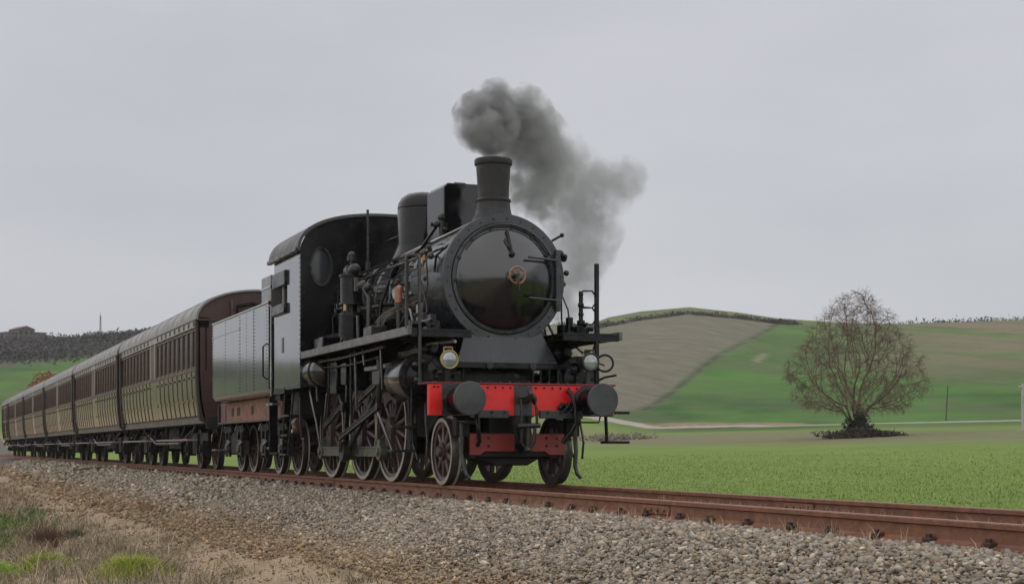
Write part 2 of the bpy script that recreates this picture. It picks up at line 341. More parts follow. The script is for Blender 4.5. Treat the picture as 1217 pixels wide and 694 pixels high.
plough = ramp2(noise(.25, 8, .72, (.35, 2.4, 1), .45), (.092, .084, .060), (.175, .158, .116), .3, .7)
plough = mixc(mth('MULTIPLY', band(noise(.03, 5, .6), .45, .7), .55), plough, (.140, .138, .085))
col = mixc(fld('plough', 1.6, 3, .2), col, plough)
edge = N.new('ShaderNodeAttribute'); edge.attribute_name = 'plough'
ed = mth('SUBTRACT', 1.0, mth('DIVIDE', mth('ABSOLUTE', edge.outputs['Fac']), 1.1), True)
col = mixc(mth('MULTIPLY', ed, mth('MULTIPLY', band(noise(.18, 4), .38, .55), .8)), col, (.040, .042, .024))
col = mixc(fld('patch', .8, 2.5, .25), col, (.21, .19, .135))
col = mixc(fld('lside', 3, 12, .04), col, ramp2(noise(.08, 8, .7), (.050, .046, .040), (.095, .088, .075)))
dry = ramp2(noise(1.3, 7, .72, (.6, 1.6, 1)), (.120, .112, .062), (.205, .180, .118), .32, .7)
col = mixc(mth('MULTIPLY', fld('dry', 4.5, 11, .12), .85), col, dry)
col = mixc(mth('MULTIPLY', fld('bank', .7, 1.4, .4), .8), col, ramp2(noise(.9, 5), (.20, .125, .085), (.30, .22, .16)))
col = mixc(fld('road', .25, .5, .4), col, ramp2(noise(1.2, 5), (.25, .225, .185), (.36, .33, .28)))
# embankment: dirt and dry litter on the near side, ballast dust under the track
n_d = noise(1.1, 8, .72); n_f = noise(14, 6, .75)
dirt = mixc(n_d, ramp2(n_f, (.15, .110, .074), (.42, .33, .235)), ramp2(noise(6, 7, .75), (.21, .14, .088), (.48, .36, .24)))
dirt = mixc(mth('MULTIPLY', band(noise(.55, 6, .6), .5, .68), .8), dirt, ramp2(noise(20, 4, .7), (.060, .070, .026), (.13, .12, .062)))
near = mth('SUBTRACT', 1.0, band(mth('ADD', PY, mth('MULTIPLY', mth('SUBTRACT', mid, .5), .8)), 1.75, 2.15))
farnear = mth('MULTIPLY', near, band(mth('ADD', PY, mth('MULTIPLY', mth('SUBTRACT', noise(.05, 4), .5), 16)), -22, -14))
rough = mth('SUBTRACT', 1.0, band(PY, -26, -14))
col = mixc(mth('MULTIPLY', rough, .6), col, ramp2(noise(.04, 6, .65), (.085, .092, .055), (.16, .155, .10)))
col = mixc(farnear, col, dirt)
vor = N.new('ShaderNodeTexVoronoi'); vor.inputs['Scale'].default_value = 19; L.new(POS, vor.inputs['Vector'])
sepv = N.new('ShaderNodeSeparateColor'); L.new(vor.outputs['Color'], sepv.inputs[0])
bal = mixc(sepv.outputs[0], (.15, .132, .112), (.33, .305, .275))
bal = mixc(band(vor.outputs['Distance'], .30, .62), bal, (.055, .048, .04))
wob = mth('MULTIPLY', mth('SUBTRACT', noise(.45, 6, .65), .5), 2.6)
bmask = mth('MULTIPLY', band(mth('ADD', PY, wob), -3.2, -2.3), mth('SUBTRACT', 1.0, band(mth('ADD', PY, mth('MULTIPLY', mth('SUBTRACT', mid, .5), .5)), 1.55, 1.85)))
col = mixc(mth('MULTIPLY', bmask, .92), col, bal)
L.new(col, B.inputs['Base Color'])
bp = N.new('ShaderNodeBump'); bp.inputs['Strength'].default_value = .7; bp.inputs['Distance'].default_value = .06
L.new(mth('ADD', mth('MULTIPLY', noise(7, 6, .7), .8), mth('MULTIPLY', mth('MULTIPLY', vor.outputs['Distance'], -1.0), bmask)), bp.inputs['Height']); L.new(bp.outputs[0], B.inputs['Normal'])

# ================================================================== SETTING: track
PROF = [(-.065, -.172), (.065, -.172), (.065, -.160), (.020, -.146), (.009, -.132), (.009, -.048), (.034, -.038), (.036, -.008), (.028, 0), (-.028, 0), (-.036, -.008), (-.034, -.038), (-.009, -.048), (-.009, -.132), (-.020, -.146), (-.065, -.160)]
def rail(y, label):
    m = MB(); n = len(PROF); vs = []; xx = [18, 6, -6, -18, -30, -60, -120, -220]
    for x in xx: vs += [(x, y + a, b) for a, b in PROF]
    fs = [(k * n + i, k * n + (i + 1) % n, (k + 1) * n + (i + 1) % n, (k + 1) * n + i) for k in range(len(xx) - 1) for i in range(n)] + [tuple(range(n)), tuple(range(len(xx) * n - 1, len(xx) * n - n - 1, -1))]
    m.add(vs, fs); o = m.build('rail', RST, None, ang=25); o.data.materials.append(RSH)
    for p in o.data.polygons:
        if p.normal.z > .8 and p.center.z > -.01: p.material_index = 1
    o['kind'] = 'structure'; o['label'] = label
    return o
rails = [rail(-.752, 'rusty steel rail on the gravel side of the track'), rail(.752, 'rusty steel rail on the meadow side of the track')]
sl = MB().bb(-.12, .12, -1.25, 1.25, -.30, -.168).build('sleeper', SLP, rails[0], .012); sl.location = (12.2, 0, 0)
cl = MB(); cl.cyl((0, .045, -.165), (0, .045, -.10), .026, n=6).cyl((0, .045, -.165), (0, .045, -.128), .042, n=8).box((0, .035, -.142), (.09, .07, .03))
clip = cl.build('rail_clip', BOLT, rails[0], .004); clip.location = (12.2, -.752, 0)
for i in range(0, 150):
    x = 12.2 - .62 * i
    if i: inst(sl, rails[0], (x, random.uniform(-.02, .02), random.uniform(-.012, .004)), (0, 0, random.uniform(-.015, .015)))
    if i > 70: continue
    for yr, par in ((-.752, rails[0]), (.752, rails[1])):
        for sgn in (1, -1):
            if i == 0 and yr < 0 and sgn > 0: continue
            inst(clip, par, (x + random.uniform(-.05, .05), yr, 0), (0, 0, 0 if sgn > 0 else math.pi))
for k, x in enumerate((6.1, -5.9)):     # fishplates at the joints
    for yr, par in ((-.752, rails[0]), (.752, rails[1])):
        for sgn in (1, -1):
            f = MB(); f.bb(x - .28, x + .28, yr + sgn * .011, yr + sgn * .030, -.128, -.052)
            for dx in (-.2, -.07, .07, .2): f.cyl((x + dx, yr + sgn * .028, -.09), (x + dx, yr + sgn * .05, -.09), .017, n=6)
            f.build('fishplate', RST, par, .003)
# ballast stones
ICO = bmesh.new(); bmesh.ops.create_cube(ICO, size=1.35); bmesh.ops.triangulate(ICO, faces=ICO.faces)
IV = np.array([v.co[:] for v in ICO.verts]); IFc = np.array([[v.index for v in f.verts] for f in ICO.faces]); ICO.free()
def stones(name, P, S, tint, parent=None):
    n = len(P); k = len(IV)
    V = IV[None] * (1 + RNG.uniform(-.52, .48, (n, k, 1))) * (RNG.uniform(.5, 1.45, (n, 1, 3)) * S[:, None, None])
    q = RNG.normal(size=(n, 4)); q /= np.linalg.norm(q, axis=1, keepdims=True); a, b, c, d = q.T
    M = np.stack([1 - 2 * (c * c + d * d), 2 * (b * c - a * d), 2 * (b * d + a * c), 2 * (b * c + a * d), 1 - 2 * (b * b + d * d), 2 * (c * d - a * b), 2 * (b * d - a * c), 2 * (c * d + a * b), 1 - 2 * (b * b + c * c)], -1).reshape(n, 3, 3)
    V = np.einsum('nij,nkj->nki', M, V) * np.array([1, 1, .8]) + P[:, None]
    F = (IFc[None] + (np.arange(n) * k)[:, None, None]).reshape(-1, 3)
    return mesh_np(name, V.reshape(-1, 3), F, STN, np.repeat(tint, k, 0), parent)
PTS = []; SZ = []
for x0, x1, dens, s0, y0, y1 in ((2, 13.2, 2300, .0135, -3.2, -.83), (-8, 2, 1250, .0160, -3.5, -.83), (-30, -8, 300, .026, -3.6, -.83), (-70, -30, 45, .045, -3.4, -.83),
                                 (-3, 12.5, 420, .021, -.67, .67), (0, 12.5, 320, .022, .83, 1.55), (-6, 13.2, 300, .010, -4.6, -2.4), (-25, 13.2, 60, .017, -6.5, -2.8), (-45, -12, 10, .030, -7, -2.8)):
    n = int((x1 - x0) * (y1 - y0) * dens); p = np.c_[RNG.uniform(x0, x1, n), RNG.uniform(y0, y1, n)]
    if y0 < -3 and dens > 30:
        keep = RNG.random(n) < np.clip(1.05 - .75 * sst(-2.3, -3.1, p[:, 1] + .35 * np.sin(p[:, 0] * .7) + .3 * np.sin(p[:, 0] * 1.9 + 1)), 0, 1); p = p[keep]
    PTS.append(p); SZ.append(s0 * np.minimum(RNG.lognormal(0, .36, len(p)), 2.1))
P2 = np.concatenate(PTS); S2 = np.concatenate(SZ)
Z2 = terrain(P2[:, 0], P2[:, 1]) + S2 * RNG.uniform(-.2, .75, len(S2)) + np.where(np.abs(P2[:, 1]) < 1.1, .015, 0.03 * RNG.random(len(S2)))
T2 = np.array([(.62, .60, .58), (.82, .76, .68), (.95, .90, .82), (.50, .45, .39), (.70, .58, .45), (1.25, 1.2, 1.12), (.66, .68, .70)])[RNG.choice(7, len(S2), p=[.22, .24, .12, .17, .12, .04, .09])] * RNG.uniform(.75, 1.2, (len(S2), 1))
dirtf = sst(-2.2, -3.2, P2[:, 1])[:, None]; T2 = T2 * (1 - dirtf) + T2 * np.array([.95, .80, .62]) * dirtf
st = stones('ballast', np.c_[P2, Z2], S2, T2); tag(st, 'grey and tan crushed stone ballast along the track', 'ballast', kind='stuff')
# single larger rocks and a splinter of wood that stand out on the slope
for (x, y, s, lab, tn) in ((-10.2, -3.05, .17, 'brown flat rock lying alone on the dry embankment slope', (.42, .30, .20)), (-17.6, -4.35, .13, 'pale stone beside the green weeds on the embankment', (.95, .8, .6)), (6.4, -2.55, .07, 'pale broken stone lying on the dirt below the ballast', (1.3, 1.2, 1.05))):
    P = np.array([[0, 0, .25 * s]]); o = stones('rock', P, np.array([s]), np.array([tn])); o.location = (x, y, float(terrain(x, y))); tag(o, lab, 'rock')
pl = MB(); pl.bar((-.75, -.06, .05), (.75, .05, .16), .14, .05); po = pl.build('broken_plank', SLP, None, .01); po.location = (-33.0, -1.75, float(terrain(-33, -1.75)) + .02); po.rotation_euler = (0, 0, R(28)); tag(po, 'dark broken plank lying on the ballast slope', 'plank')

# ------------------------------------------------------------------ grass
def blades(name, P, H, W, tint, lean=.5, label=None, cat=None, parent=None):
    n = len(P); a = RNG.uniform(0, 2 * math.pi, n); la = RNG.uniform(0, 2 * math.pi, n); ln = RNG.uniform(.1, lean, n) * H
    u = np.c_[np.cos(a), np.sin(a), np.zeros(n)] * (W / 2)[:, None]; d = np.c_[np.cos(la), np.sin(la), np.zeros(n)]
    m1 = P + np.c_[np.zeros((n, 2)), H * .55] + d * (ln * .35)[:, None]; tip = P + np.c_[np.zeros((n, 2)), H * RNG.uniform(.75, 1, n)] + d * ln[:, None]
    V = np.stack([P - u, P + u, m1 + u * .75, m1 - u * .75, tip], 1); o = (np.arange(n) * 5)[:, None]
    F = np.concatenate([o + np.array([[0, 1, 2]]), o + np.array([[0, 2, 3]]), o + np.array([[3, 2, 4]])])
    ob = mesh_np(name, V.reshape(-1, 3), F, BLD, np.repeat(tint, 5, 0), parent)
    if label: tag(ob, label, cat, kind='stuff')
    return ob
def clumped(n, x0, x1, y0, y1, nc, sp):
    c = np.c_[RNG.uniform(x0, x1, nc), RNG.uniform(y0, y1, nc)]; return c[RNG.integers(0, nc, n)] + RNG.normal(0, sp, (n, 2))
# dry straw on the embankment foot
p = np.concatenate([clumped(9500, -12, 9, -6.6, -3.0, 330, .075), clumped(7500, -45, -12, -8.5, -3.2, 380, .16), clumped(6000, -4, 6, -7.2, -4.2, 150, .07), clumped(900, -12, 13, -3.2, -1.4, 130, .05)])
p = p[(RNG.random(len(p)) < np.clip(.12 + sst(-2.7, -4.3, p[:, 1] + .5 * np.sin(p[:, 0] * .9)), 0, 1))]
H = RNG.uniform(.06, .26, len(p)) * np.where(p[:, 1] < -4.3, 1.15, .6); z = terrain(p[:, 0], p[:, 1]) - .01
T = np.array([(.30, .235, .150), (.36, .30, .20), (.21, .155, .095), (.145, .135, .052), (.175, .105, .066), (.25, .225, .19)])[RNG.choice(6, len(p), p=[.28, .2, .2, .1, .12, .1])] * RNG.uniform(.7, 1.15, (len(p), 1))
blades('dry_grass', np.c_[p, z], H, RNG.uniform(.006, .013, len(p)) * np.where(p[:, 0] < -12, 1.8, 1), T, 1.1, 'dry straw coloured grass on the foot of the embankment', 'grass')
# flat straw litter and a few tall pale stalks
p = np.concatenate([clumped(9000, -14, 11, -6.4, -2.3, 900, .16), clumped(3000, -40, -14, -7, -2.6, 300, .3)]); z = terrain(p[:, 0], p[:, 1]) + .004
T = np.array([(.38, .30, .19), (.30, .22, .13), (.44, .37, .26), (.16, .115, .075)])[RNG.choice(4, len(p))] * RNG.uniform(.7, 1.15, (len(p), 1))
blades('straw_litter', np.c_[p, z], RNG.uniform(.015, .05, len(p)), RNG.uniform(.005, .009, len(p)), T, 5.0, 'loose flattened straw litter on the dirt slope', 'straw')
p = clumped(70, -8, 5, -6.4, -3.8, 26, .10); z = terrain(p[:, 0], p[:, 1]) - .01
blades('dry_stalks', np.c_[p, z], RNG.uniform(.22, .5, len(p)), RNG.uniform(.007, .012, len(p)), np.array([(.50, .42, .30)]) * RNG.uniform(.7, 1.1, (len(p), 1)), .7, 'tall pale dry stalks standing above the straw', 'grass')
# dry wisps between and along the rails
p = np.concatenate([clumped(1900, -3, 12.5, .42, .70, 170, .06), clumped(500, -3, 12.5, -.72, .4, 110, .05), clumped(420, -2, 12.5, -.98, -.86, 70, .04)]); z = np.full(len(p), -.19)
T = np.array([(.34, .25, .16), (.40, .31, .21), (.22, .14, .09)])[RNG.choice(3, len(p))] * RNG.uniform(.7, 1.15, (len(p), 1))
blades('track_grass', np.c_[p, z], RNG.uniform(.05, .17, len(p)), RNG.uniform(.005, .009, len(p)), T, .9, 'dry wisps of grass growing along the rails', 'grass')
# low green weeds patch on the left
def patchpts(n, cx, cy, rx, ry):
    q = RNG.normal(0, .5, (n, 2)); return np.c_[cx + q[:, 0] * rx, cy + q[:, 1] * ry]
p = np.concatenate([patchpts(5200, -13, -5.55, 4.6, .75), patchpts(2200, -8, -5.9, 2.2, .5), patchpts(900, -16.5, -4.7, 2.2, .25), patchpts(600, -26, -5.6, 4, .5)]); z = terrain(p[:, 0], p[:, 1]) - .01
T = np.array([(.085, .15, .03), (.12, .19, .04), (.17, .20, .05), (.06, .10, .025)])[RNG.choice(4, len(p))] * RNG.uniform(.7, 1.2, (len(p), 1))
blades('green_weeds', np.c_[p, z], RNG.uniform(.05, .15, len(p)), RNG.uniform(.018, .035, len(p)), T, .9, 'low bright green weeds spreading over the embankment foot', 'weeds')
# meadow crop
bm_ = np.radians(RNG.uniform(14, 42, 110000)); rm = 12 + 62 * RNG.random(110000) ** 1.25
p = np.c_[CX - rm * np.cos(bm_), CY + rm * np.sin(bm_)]; p = p[(p[:, 1] > 2.0) & (RNG.random(len(p)) > sst(14, 37, p[:, 1]))]; rm = np.hypot(p[:, 0] - CX, p[:, 1] - CY); z = terrain(p[:, 0], p[:, 1]) - .01
T = np.array([(.185, .265, .058), (.21, .295, .064), (.25, .32, .080), (.28, .31, .11)])[RNG.choice(4, len(p), p=[.33, .35, .22, .10])] * RNG.uniform(.75, 1.2, (len(p), 1))
blades('meadow_grass', np.c_[p, z], RNG.uniform(.025, .070, len(p)) + .05 * (p[:, 1] < 3.0), RNG.uniform(.010, .02, len(p)) * (.6 + rm / 45), T, .9, 'short young green crop covering the flat meadow', 'grass')
# green tufts that stand out one by one
def tuft(x, y, rad, h, n, cols, label):
    q = RNG.normal(0, .42, (n, 2)) * rad; P = np.c_[q, np.zeros(n) - .02]
    T = np.array(cols)[RNG.choice(len(cols), n)] * RNG.uniform(.7, 1.25, (n, 1))
    o = blades('grass_tuft', P, h * RNG.uniform(.45, 1, n) * np.clip(1.15 - np.hypot(*q.T) / rad * .6, .3, 1.1), RNG.uniform(.009, .017, n), T, .95)
    o.location = (x, y, float(terrain(x, y))); return tag(o, label, 'grass tuft', 'tufts on the embankment')
GRN = [(.30, .39, .045), (.42, .44, .06), (.18, .27, .04), (.42, .35, .11)]
tuft(1.45, -4.87, .40, .36, 3000, GRN, 'large bright yellow green grass tuft among dry straw')
tuft(-1.0, -5.60, .30, .30, 1700, GRN, 'smaller bright green grass tuft in front of a brown dead bush')
tuft(-.6, -6.22, .30, .28, 1400, [(.24, .40, .045), (.32, .43, .06)], 'deep green grass tuft at the lowest edge of the slope')
tuft(-6.7, -4.72, .22, .24, 500, [(.07, .09, .03), (.10, .11, .04), (.13, .10, .06)], 'dull olive grass tuft standing in dry straw')
def deadbush(x, y, rad, h, n, cols, label):
    segs = []
    for i in range(n):
        a = random.uniform(0, 6.283); p0 = Vector((random.gauss(0, .15) * rad, random.gauss(0, .15) * rad, 0)); d = Vector((math.cos(a) * random.uniform(.2, 1), math.sin(a) * random.uniform(.2, 1), random.uniform(.5, 1.3))).normalized()
        segs.append((p0, p0 + d * h * random.uniform(.5, 1.0)))
    m = MB()
    for p0, p1 in segs:
        mid_ = (p0 + p1) / 2 + Vector((random.gauss(0, .03), random.gauss(0, .03), 0)); m.tube([p0, mid_, p1], [.005, .004, .002], 3)
    o = m.build('dead_bush', cols, None); o.location = (x, y, float(terrain(x, y)) - .01); return tag(o, label, 'bush')
deadbush(-5.0, -5.30, .55, .42, 420, mat('dead_stems', (.13, .075, .052), .9, var=.4, vs=3), 'brown tangled dead bush on the embankment foot')

# ================================================================== LOCOMOTIVE
LOCO = thing('steam_locomotive', 'black steam locomotive with red buffer beam, glossy round smokebox door and tall chimney', 'locomotive')
BZ = 2.65     # boiler axis height
def wheel(name, rad, nsp, width, hub, crank=0., cw=False, tyre_face=TY, tyre_thk=.06, spoke_w=.055, parent=None, disc=False):
    """axis along y, outer face towards -y; returns the wheel centre with its tyre as child"""
    h = width / 2; ri = rad - tyre_thk
    c = MB()
    c.lathe([(ri + .004, -h * .75), (ri + .004, h * .75), (ri - .05, h * .6), (ri - .05, -h * .6)], (0, 0, 0), (0, 1, 0), 44, True)
    if disc: c.lathe([(ri - .04, -h * .15), (hub, -h * .55), (hub, h * .55), (ri - .04, h * .15)], (0, 0, 0), (0, 1, 0), 36, True)
    for i in range(nsp):
        a = 2 * math.pi * (i + .5) / nsp; d = Vector((math.cos(a), 0, math.sin(a))); t = Vector((-math.sin(a), 0, math.cos(a)))
        vs = []
        for r_, w_, t_ in ((hub * .8, spoke_w * 1.25, h * .55), (ri - .03, spoke_w * .8, h * .38)):
            for sx, sy in ((-1, -1), (-.35, -1.35), (.35, -1.35), (1, -1), (1, 1), (-1, 1)): vs.append(d * r_ + t * (sx * w_ / 2) + Vector((0, sy * t_, 0)))
        c.add(vs, [(k, (k + 1) % 6, (k + 1) % 6 + 6, k + 6) for k in range(6)])
    c.cyl((0, -h * 1.15, 0), (0, h, 0), hub, n=28); c.lathe([(hub * .62, 0), (hub * .62, -.03), (hub * .5, -.045), (.001, -.045)], (0, -h * 1.15, 0), (0, 1, 0), 24)
    if crank:
        c.prism([(-hub * .95, .02), (-.115, -crank), (-.085, -crank - .09), (.085, -crank - .09), (.115, -crank), (hub * .95, .02), (hub * .6, hub * .85), (-hub * .6, hub * .85)], XZ, -h * 1.6, -h * .3)
    if cw:
        pts = [((ri - .02) * math.sin(a), (ri - .02) * math.cos(a)) for a in np.linspace(-.72, .72, 14)]; pts += [(.30 * math.sin(a) * 1.2, .40 * math.cos(a)) for a in np.linspace(.72, -.72, 8)]
        c.prism(pts, XZ, -h * 1.02, h * .4)
    o = c.build(name, WR, parent, ang=45)
    t = MB(); t.lathe([(ri, -h), (rad - .004, -h), (rad, -h + .012), (rad - .004, h * .45), (rad + .028, h * .7), (rad + .026, h * .95), (rad, h), (ri, h)], (0, 0, 0), (0, 1, 0), 72, True)
    ty = t.build('tyre', TD, o, ang=30); ty.data.materials.append(tyre_face)
    for p in ty.data.polygons:
        if p.normal.y < -.8: p.material_index = 1
    return o
AX = (-2.26, -3.76, -5.62); RD = .755
drv = wheel('driving_wheel', RD, 14, .14, .17, .33, True, parent=LOCO); drv.location = (AX[0], -.75, RD)
for i, x in enumerate(AX):
    if i: tree_copy(drv, LOCO, (x, -.75, RD))
    tree_copy(drv, LOCO, (x, .75, RD), (0, R(90), math.pi))
lead = wheel('leading_wheel', .43, 9, .14, .115, tyre_thk=.052, spoke_w=.075, parent=LOCO); lead.location = (0, -.75, .43)
tree_copy(lead, LOCO, (0, .75, .43), (0, 0, math.pi))
for x, z in [(a, RD) for a in AX] + [(0, .43)]: MB().cyl((x, -.70, z), (x, .70, z), .085, n=18).build('axle', UF, LOCO)
# frames
for y in (-.56, .56):
    MB().prism([(.62, .92), (.62, 1.22), (-6.9, 1.25), (-6.9, .75), (-1.4, .62), (-.75, .95)], XZ, y - .02, y + .02).build('main_frame', UF, LOCO, .006)
MB().bb(-6.6, -4.3, -.52, .52, .62, 1.95).build('firebox', UF, LOCO, .03)
MB().bb(-1.3, -.3, -.55, .55, .85, 1.9).build('cylinder_saddle', KM, LOCO, .02)
MB().bb(-6.2, -4.6, -.45, .45, .38, .62).build('ashpan', UF, LOCO, .02)
# bissel truck under the front
bt = MB(); bt.bar((-.75, 0, .62), (.45, 0, .62), .5, .12); bt.bb(-.42, .42, -.60, -.50, .34, .66).bb(-.42, .42, .50, .60, .34, .66); bt.bb(-.12, .12, -.62, .62, .36, .52); bt.cyl((0, 0, .6), (0, 0, 1.0), .16, n=18)
bt.build('pony_truck', UF, LOCO, .01)
# boiler and smokebox
b = MB(); b.lathe([(.70, -6.2), (.745, -5.1), (.745, -1.45)], (0, 0, BZ), (1, 0, 0), 64); BO = b.build('boiler', KG, LOCO)
for x in (-4.85, -4.1, -3.35, -2.6, -1.95, -1.46): MB().lathe([(.745, -.03), (.757, -.028), (.757, .028), (.745, .03)], (x, 0, BZ), (1, 0, 0), 64).build('boiler_band', KG, BO)
s_ = MB(); s_.lathe([(.74, -1.44), (.795, -1.43), (.795, .02), (.835, .025), (.842, .04), (.842, .10), (.832, .115), (.725, .115), (.718, .105), (.715, .06), (.60, .06)], (0, 0, BZ), (1, 0, 0), 80)
SB = s_.build('smokebox', KS, LOCO, ang=30)
dr_ = MB().lathe([(.712, .085), (.712, .122), (.706, .130), (.672, .134), (.664, .128), (.630, .128)], (0, 0, BZ), (1, 0, 0), 80).build('door_rim', KS, SB, ang=30)
# a shallow cone with a rounded crown, as the real pressed door
q = [(r_, .132 + (h_ - .132) * 2.05) for r_, h_ in [(.662, .130), (.645, .141), (.615, .153), (.57, .169), (.52, .185), (.46, .203), (.40, .220), (.34, .2365), (.28, .2515), (.22, .265), (.16, .2765), (.11, .284), (.06, .2885), (.0005, .290)]]
MB().lathe(q, (0, 0, BZ), (1, 0, 0), 96).build('smokebox_door', KD, SB, ang=60)
rv = MB()
for i in range(26):
    a = 2 * math.pi * (i + .3) / 26; rv.cyl((.112, .778 * math.cos(a), BZ + .778 * math.sin(a)), (.124, .778 * math.cos(a), BZ + .778 * math.sin(a)), .011, n=6)
for i in range(9):
    a = 2 * math.pi * (i + .5) / 14 - .6; rv.bar((.138, .645 * math.cos(a), BZ + .645 * math.sin(a)), (.138, .70 * math.cos(a), BZ + .70 * math.sin(a)), .035, .02, (1, 0, 0))
stuff(rv.build('door_clamp_row', KM, SB))
# hinge post and straps on the meadow side, dart hand wheel, lamp bracket, handrail arc
MB().cyl((.17, .715, BZ - .36), (.17, .715, BZ + .36), .028, n=12).bb(.10, .17, .70, .76, BZ - .40, BZ - .30).bb(.10, .17, .70, .76, BZ + .30, BZ + .40).build('hinge_post', KS, SB, .004)
for dz in (.26, -.26):
    h = MB(); h.tube([(.185, .715, BZ + dz), (.225, .60, BZ + dz), (.325, .42, BZ + dz), (.410, .22, BZ + dz)], .016, 8); h.cyl((.17, .715, BZ + dz - .06), (.17, .715, BZ + dz + .06), .04, n=12); h.build('hinge_strap', KS, SB)
hw = MB(); hw.torus((.58, 0, BZ), (1, 0, 0), .105, .013, 32, 8)
for a in (.4, 2.5, 4.6): hw.cyl((.58, 0, BZ), (.58, .105 * math.cos(a), BZ + .105 * math.sin(a)), .009, n=6)
HW = hw.build('hand_wheel', CU, SB); MB().cyl((.44, 0, BZ), (.61, 0, BZ), .028, n=12).build('door_spindle', GR, SB)
MB().bar((.605, .0, BZ), (.612, .012, BZ - .20), .02, .026, (1, 0, 0)).build('locking_lever', GR, SB, .004)
lb = MB(); lb.bar((.20, 0, BZ + .62), (.40, .0, BZ + .27), .035, .02, (1, 0, 0)); lb.sph((.395, 0, BZ + .29), .04, sc=(.6, 1, 1)); lb.bar((.28, -.06, BZ + .50), (.37, -.01, BZ + .36), .014, .014, (1, 0, 0)); lb.build('lamp_iron', KM, SB)
MB().tube([(.165, .70 * math.cos(a) * 1.0, BZ + .70 * math.sin(a)) for a in np.linspace(R(146), R(28), 22)], .013, 6).build('grab_rail', KS, SB)
MB().bar((.12, .66, BZ + .52), (.12, .80, BZ + .60), .03, .03).sph((.12, .80, BZ + .60), .03).build('bracket', KM, SB)
# skirt under the smokebox (sloping plate) and shelf edge
sk = MB(); P0 = [(.07, -.50, 2.02), (.07, .50, 2.02), (.24, .69, 1.565), (.24, -.69, 1.565)]; P1 = [(x - .03, y, z - .03) for x, y, z in P0]
sk.add(P0 + P1, [(0, 1, 2, 3), (4, 7, 6, 5), (0, 3, 7, 4), (1, 5, 6, 2), (2, 6, 7, 3), (0, 4, 5, 1)]); sk.build('smokebox_apron', KS, LOCO, .004)
MB().bb(.12, .265, -.74, .74, 1.49, 1.562).build('apron_edge', KM, LOCO, .006)
for y in (-.26, .33): MB().cyl((.265, y, 1.525), (.29, y, 1.525), .045, n=16).cyl((.29, y, 1.525), (.296, y, 1.525), .022, n=12).build('plug', GR, LOCO)
for y in (-.72, -.6, .35, .46, .58, .70): MB().cyl((.22, y, 1.20), (.22, y, 1.50), .014, n=8).build('stay_rod', KM, LOCO)
# chimney, dome, sandbox
c = MB(); c.lathe([(.31, -.10), (.275, .0), (.243, .06), (.226, .13), (.220, .215), (.232, .222), (.235, .245), (.222, .255), (.205, .27), (.207, .40), (.228, .70), (.246, .705), (.250, .72), (.250, .765), (.238, .785), (.205, .785), (.19, .5), (.19, .0)], (-.30, 0, 3.475), (0, 0, 1), 48); c.build('chimney', SO, LOCO, ang=30)
c = MB(); c.lathe([(.50, -.12), (.43, .0), (.395, .08), (.39, .10), (.385, .62), (.378, .635), (.385, .65), (.375, .72), (.33, .80), (.24, .86), (.12, .885), (.0005, .89)], (-3.32, 0, 3.385), (0, 0, 1), 48); c.build('steam_dome', KM, LOCO, ang=30)
c = MB(); c.prism([(-.36, 3.22), (.36, 3.22), (.36, 4.03), (.30, 4.09), (-.30, 4.09), (-.36, 4.03)], YZ, -2.02, -1.28); SX = c.build('sandbox', K, LOCO, .012)
MB().bb(-1.85, -1.45, -.2, .2, 4.088, 4.115).build('lid', K, SX, .01); MB().tube([(-1.65, -.08, 4.11), (-1.65, -.08, 4.16), (-1.65, .08, 4.16), (-1.65, .08, 4.11)], .008, 6).build('lid_handle', K, SX)
vv = MB(); vv.cyl((-1.20, -.42, 3.30), (-1.20, -.42, 3.62), .035, n=10); vv.sph((-1.20, -.42, 3.60), .055); vv.sph((-1.20, -.50, 3.50), .05); vv.cyl((-1.20, -.58, 3.50), (-1.20, -.34, 3.50), .028, n=8); vv.sph((-1.20, -.38, 3.44), .05); vv.build('check_valve', GR, LOCO)
MB().tube([(-1.2, -.5, 3.46), (-1.5, -.60, 3.22), (-2.3, -.66, 3.08), (-2.6, -.72, 2.9), (-2.6, -.80, 2.5)], .022, 8).build('feed_pipe', KM, LOCO)
MB().tube([(.02, -.60, 3.22), (-.10, -.66, 3.10), (-.22, -.74, 3.02), (-.30, -.79, 2.96), (-.31, -.81, 2.75)], .016, 8).build('oil_pipe', KM, LOCO)
MB().tube([(-.25, -.28, 3.42), (-.55, -.48, 3.31), (-1.0, -.52, 3.28), (-1.8, -.56, 3.24), (-3.2, -.58, 3.2), (-4.9, -.60, 3.18)], .022, 8).build('sand_pipe', KG, LOCO)
# cab
def arch(w, z0, h, n=28, e=2.35):
    return [(w * (abs(math.cos(a)) ** (2 / e)) * (1 if math.cos(a) > 0 else -1), z0 + h * math.sin(a) ** (2 / e)) for a in np.linspace(0, math.pi, n)]
CAB = MB()
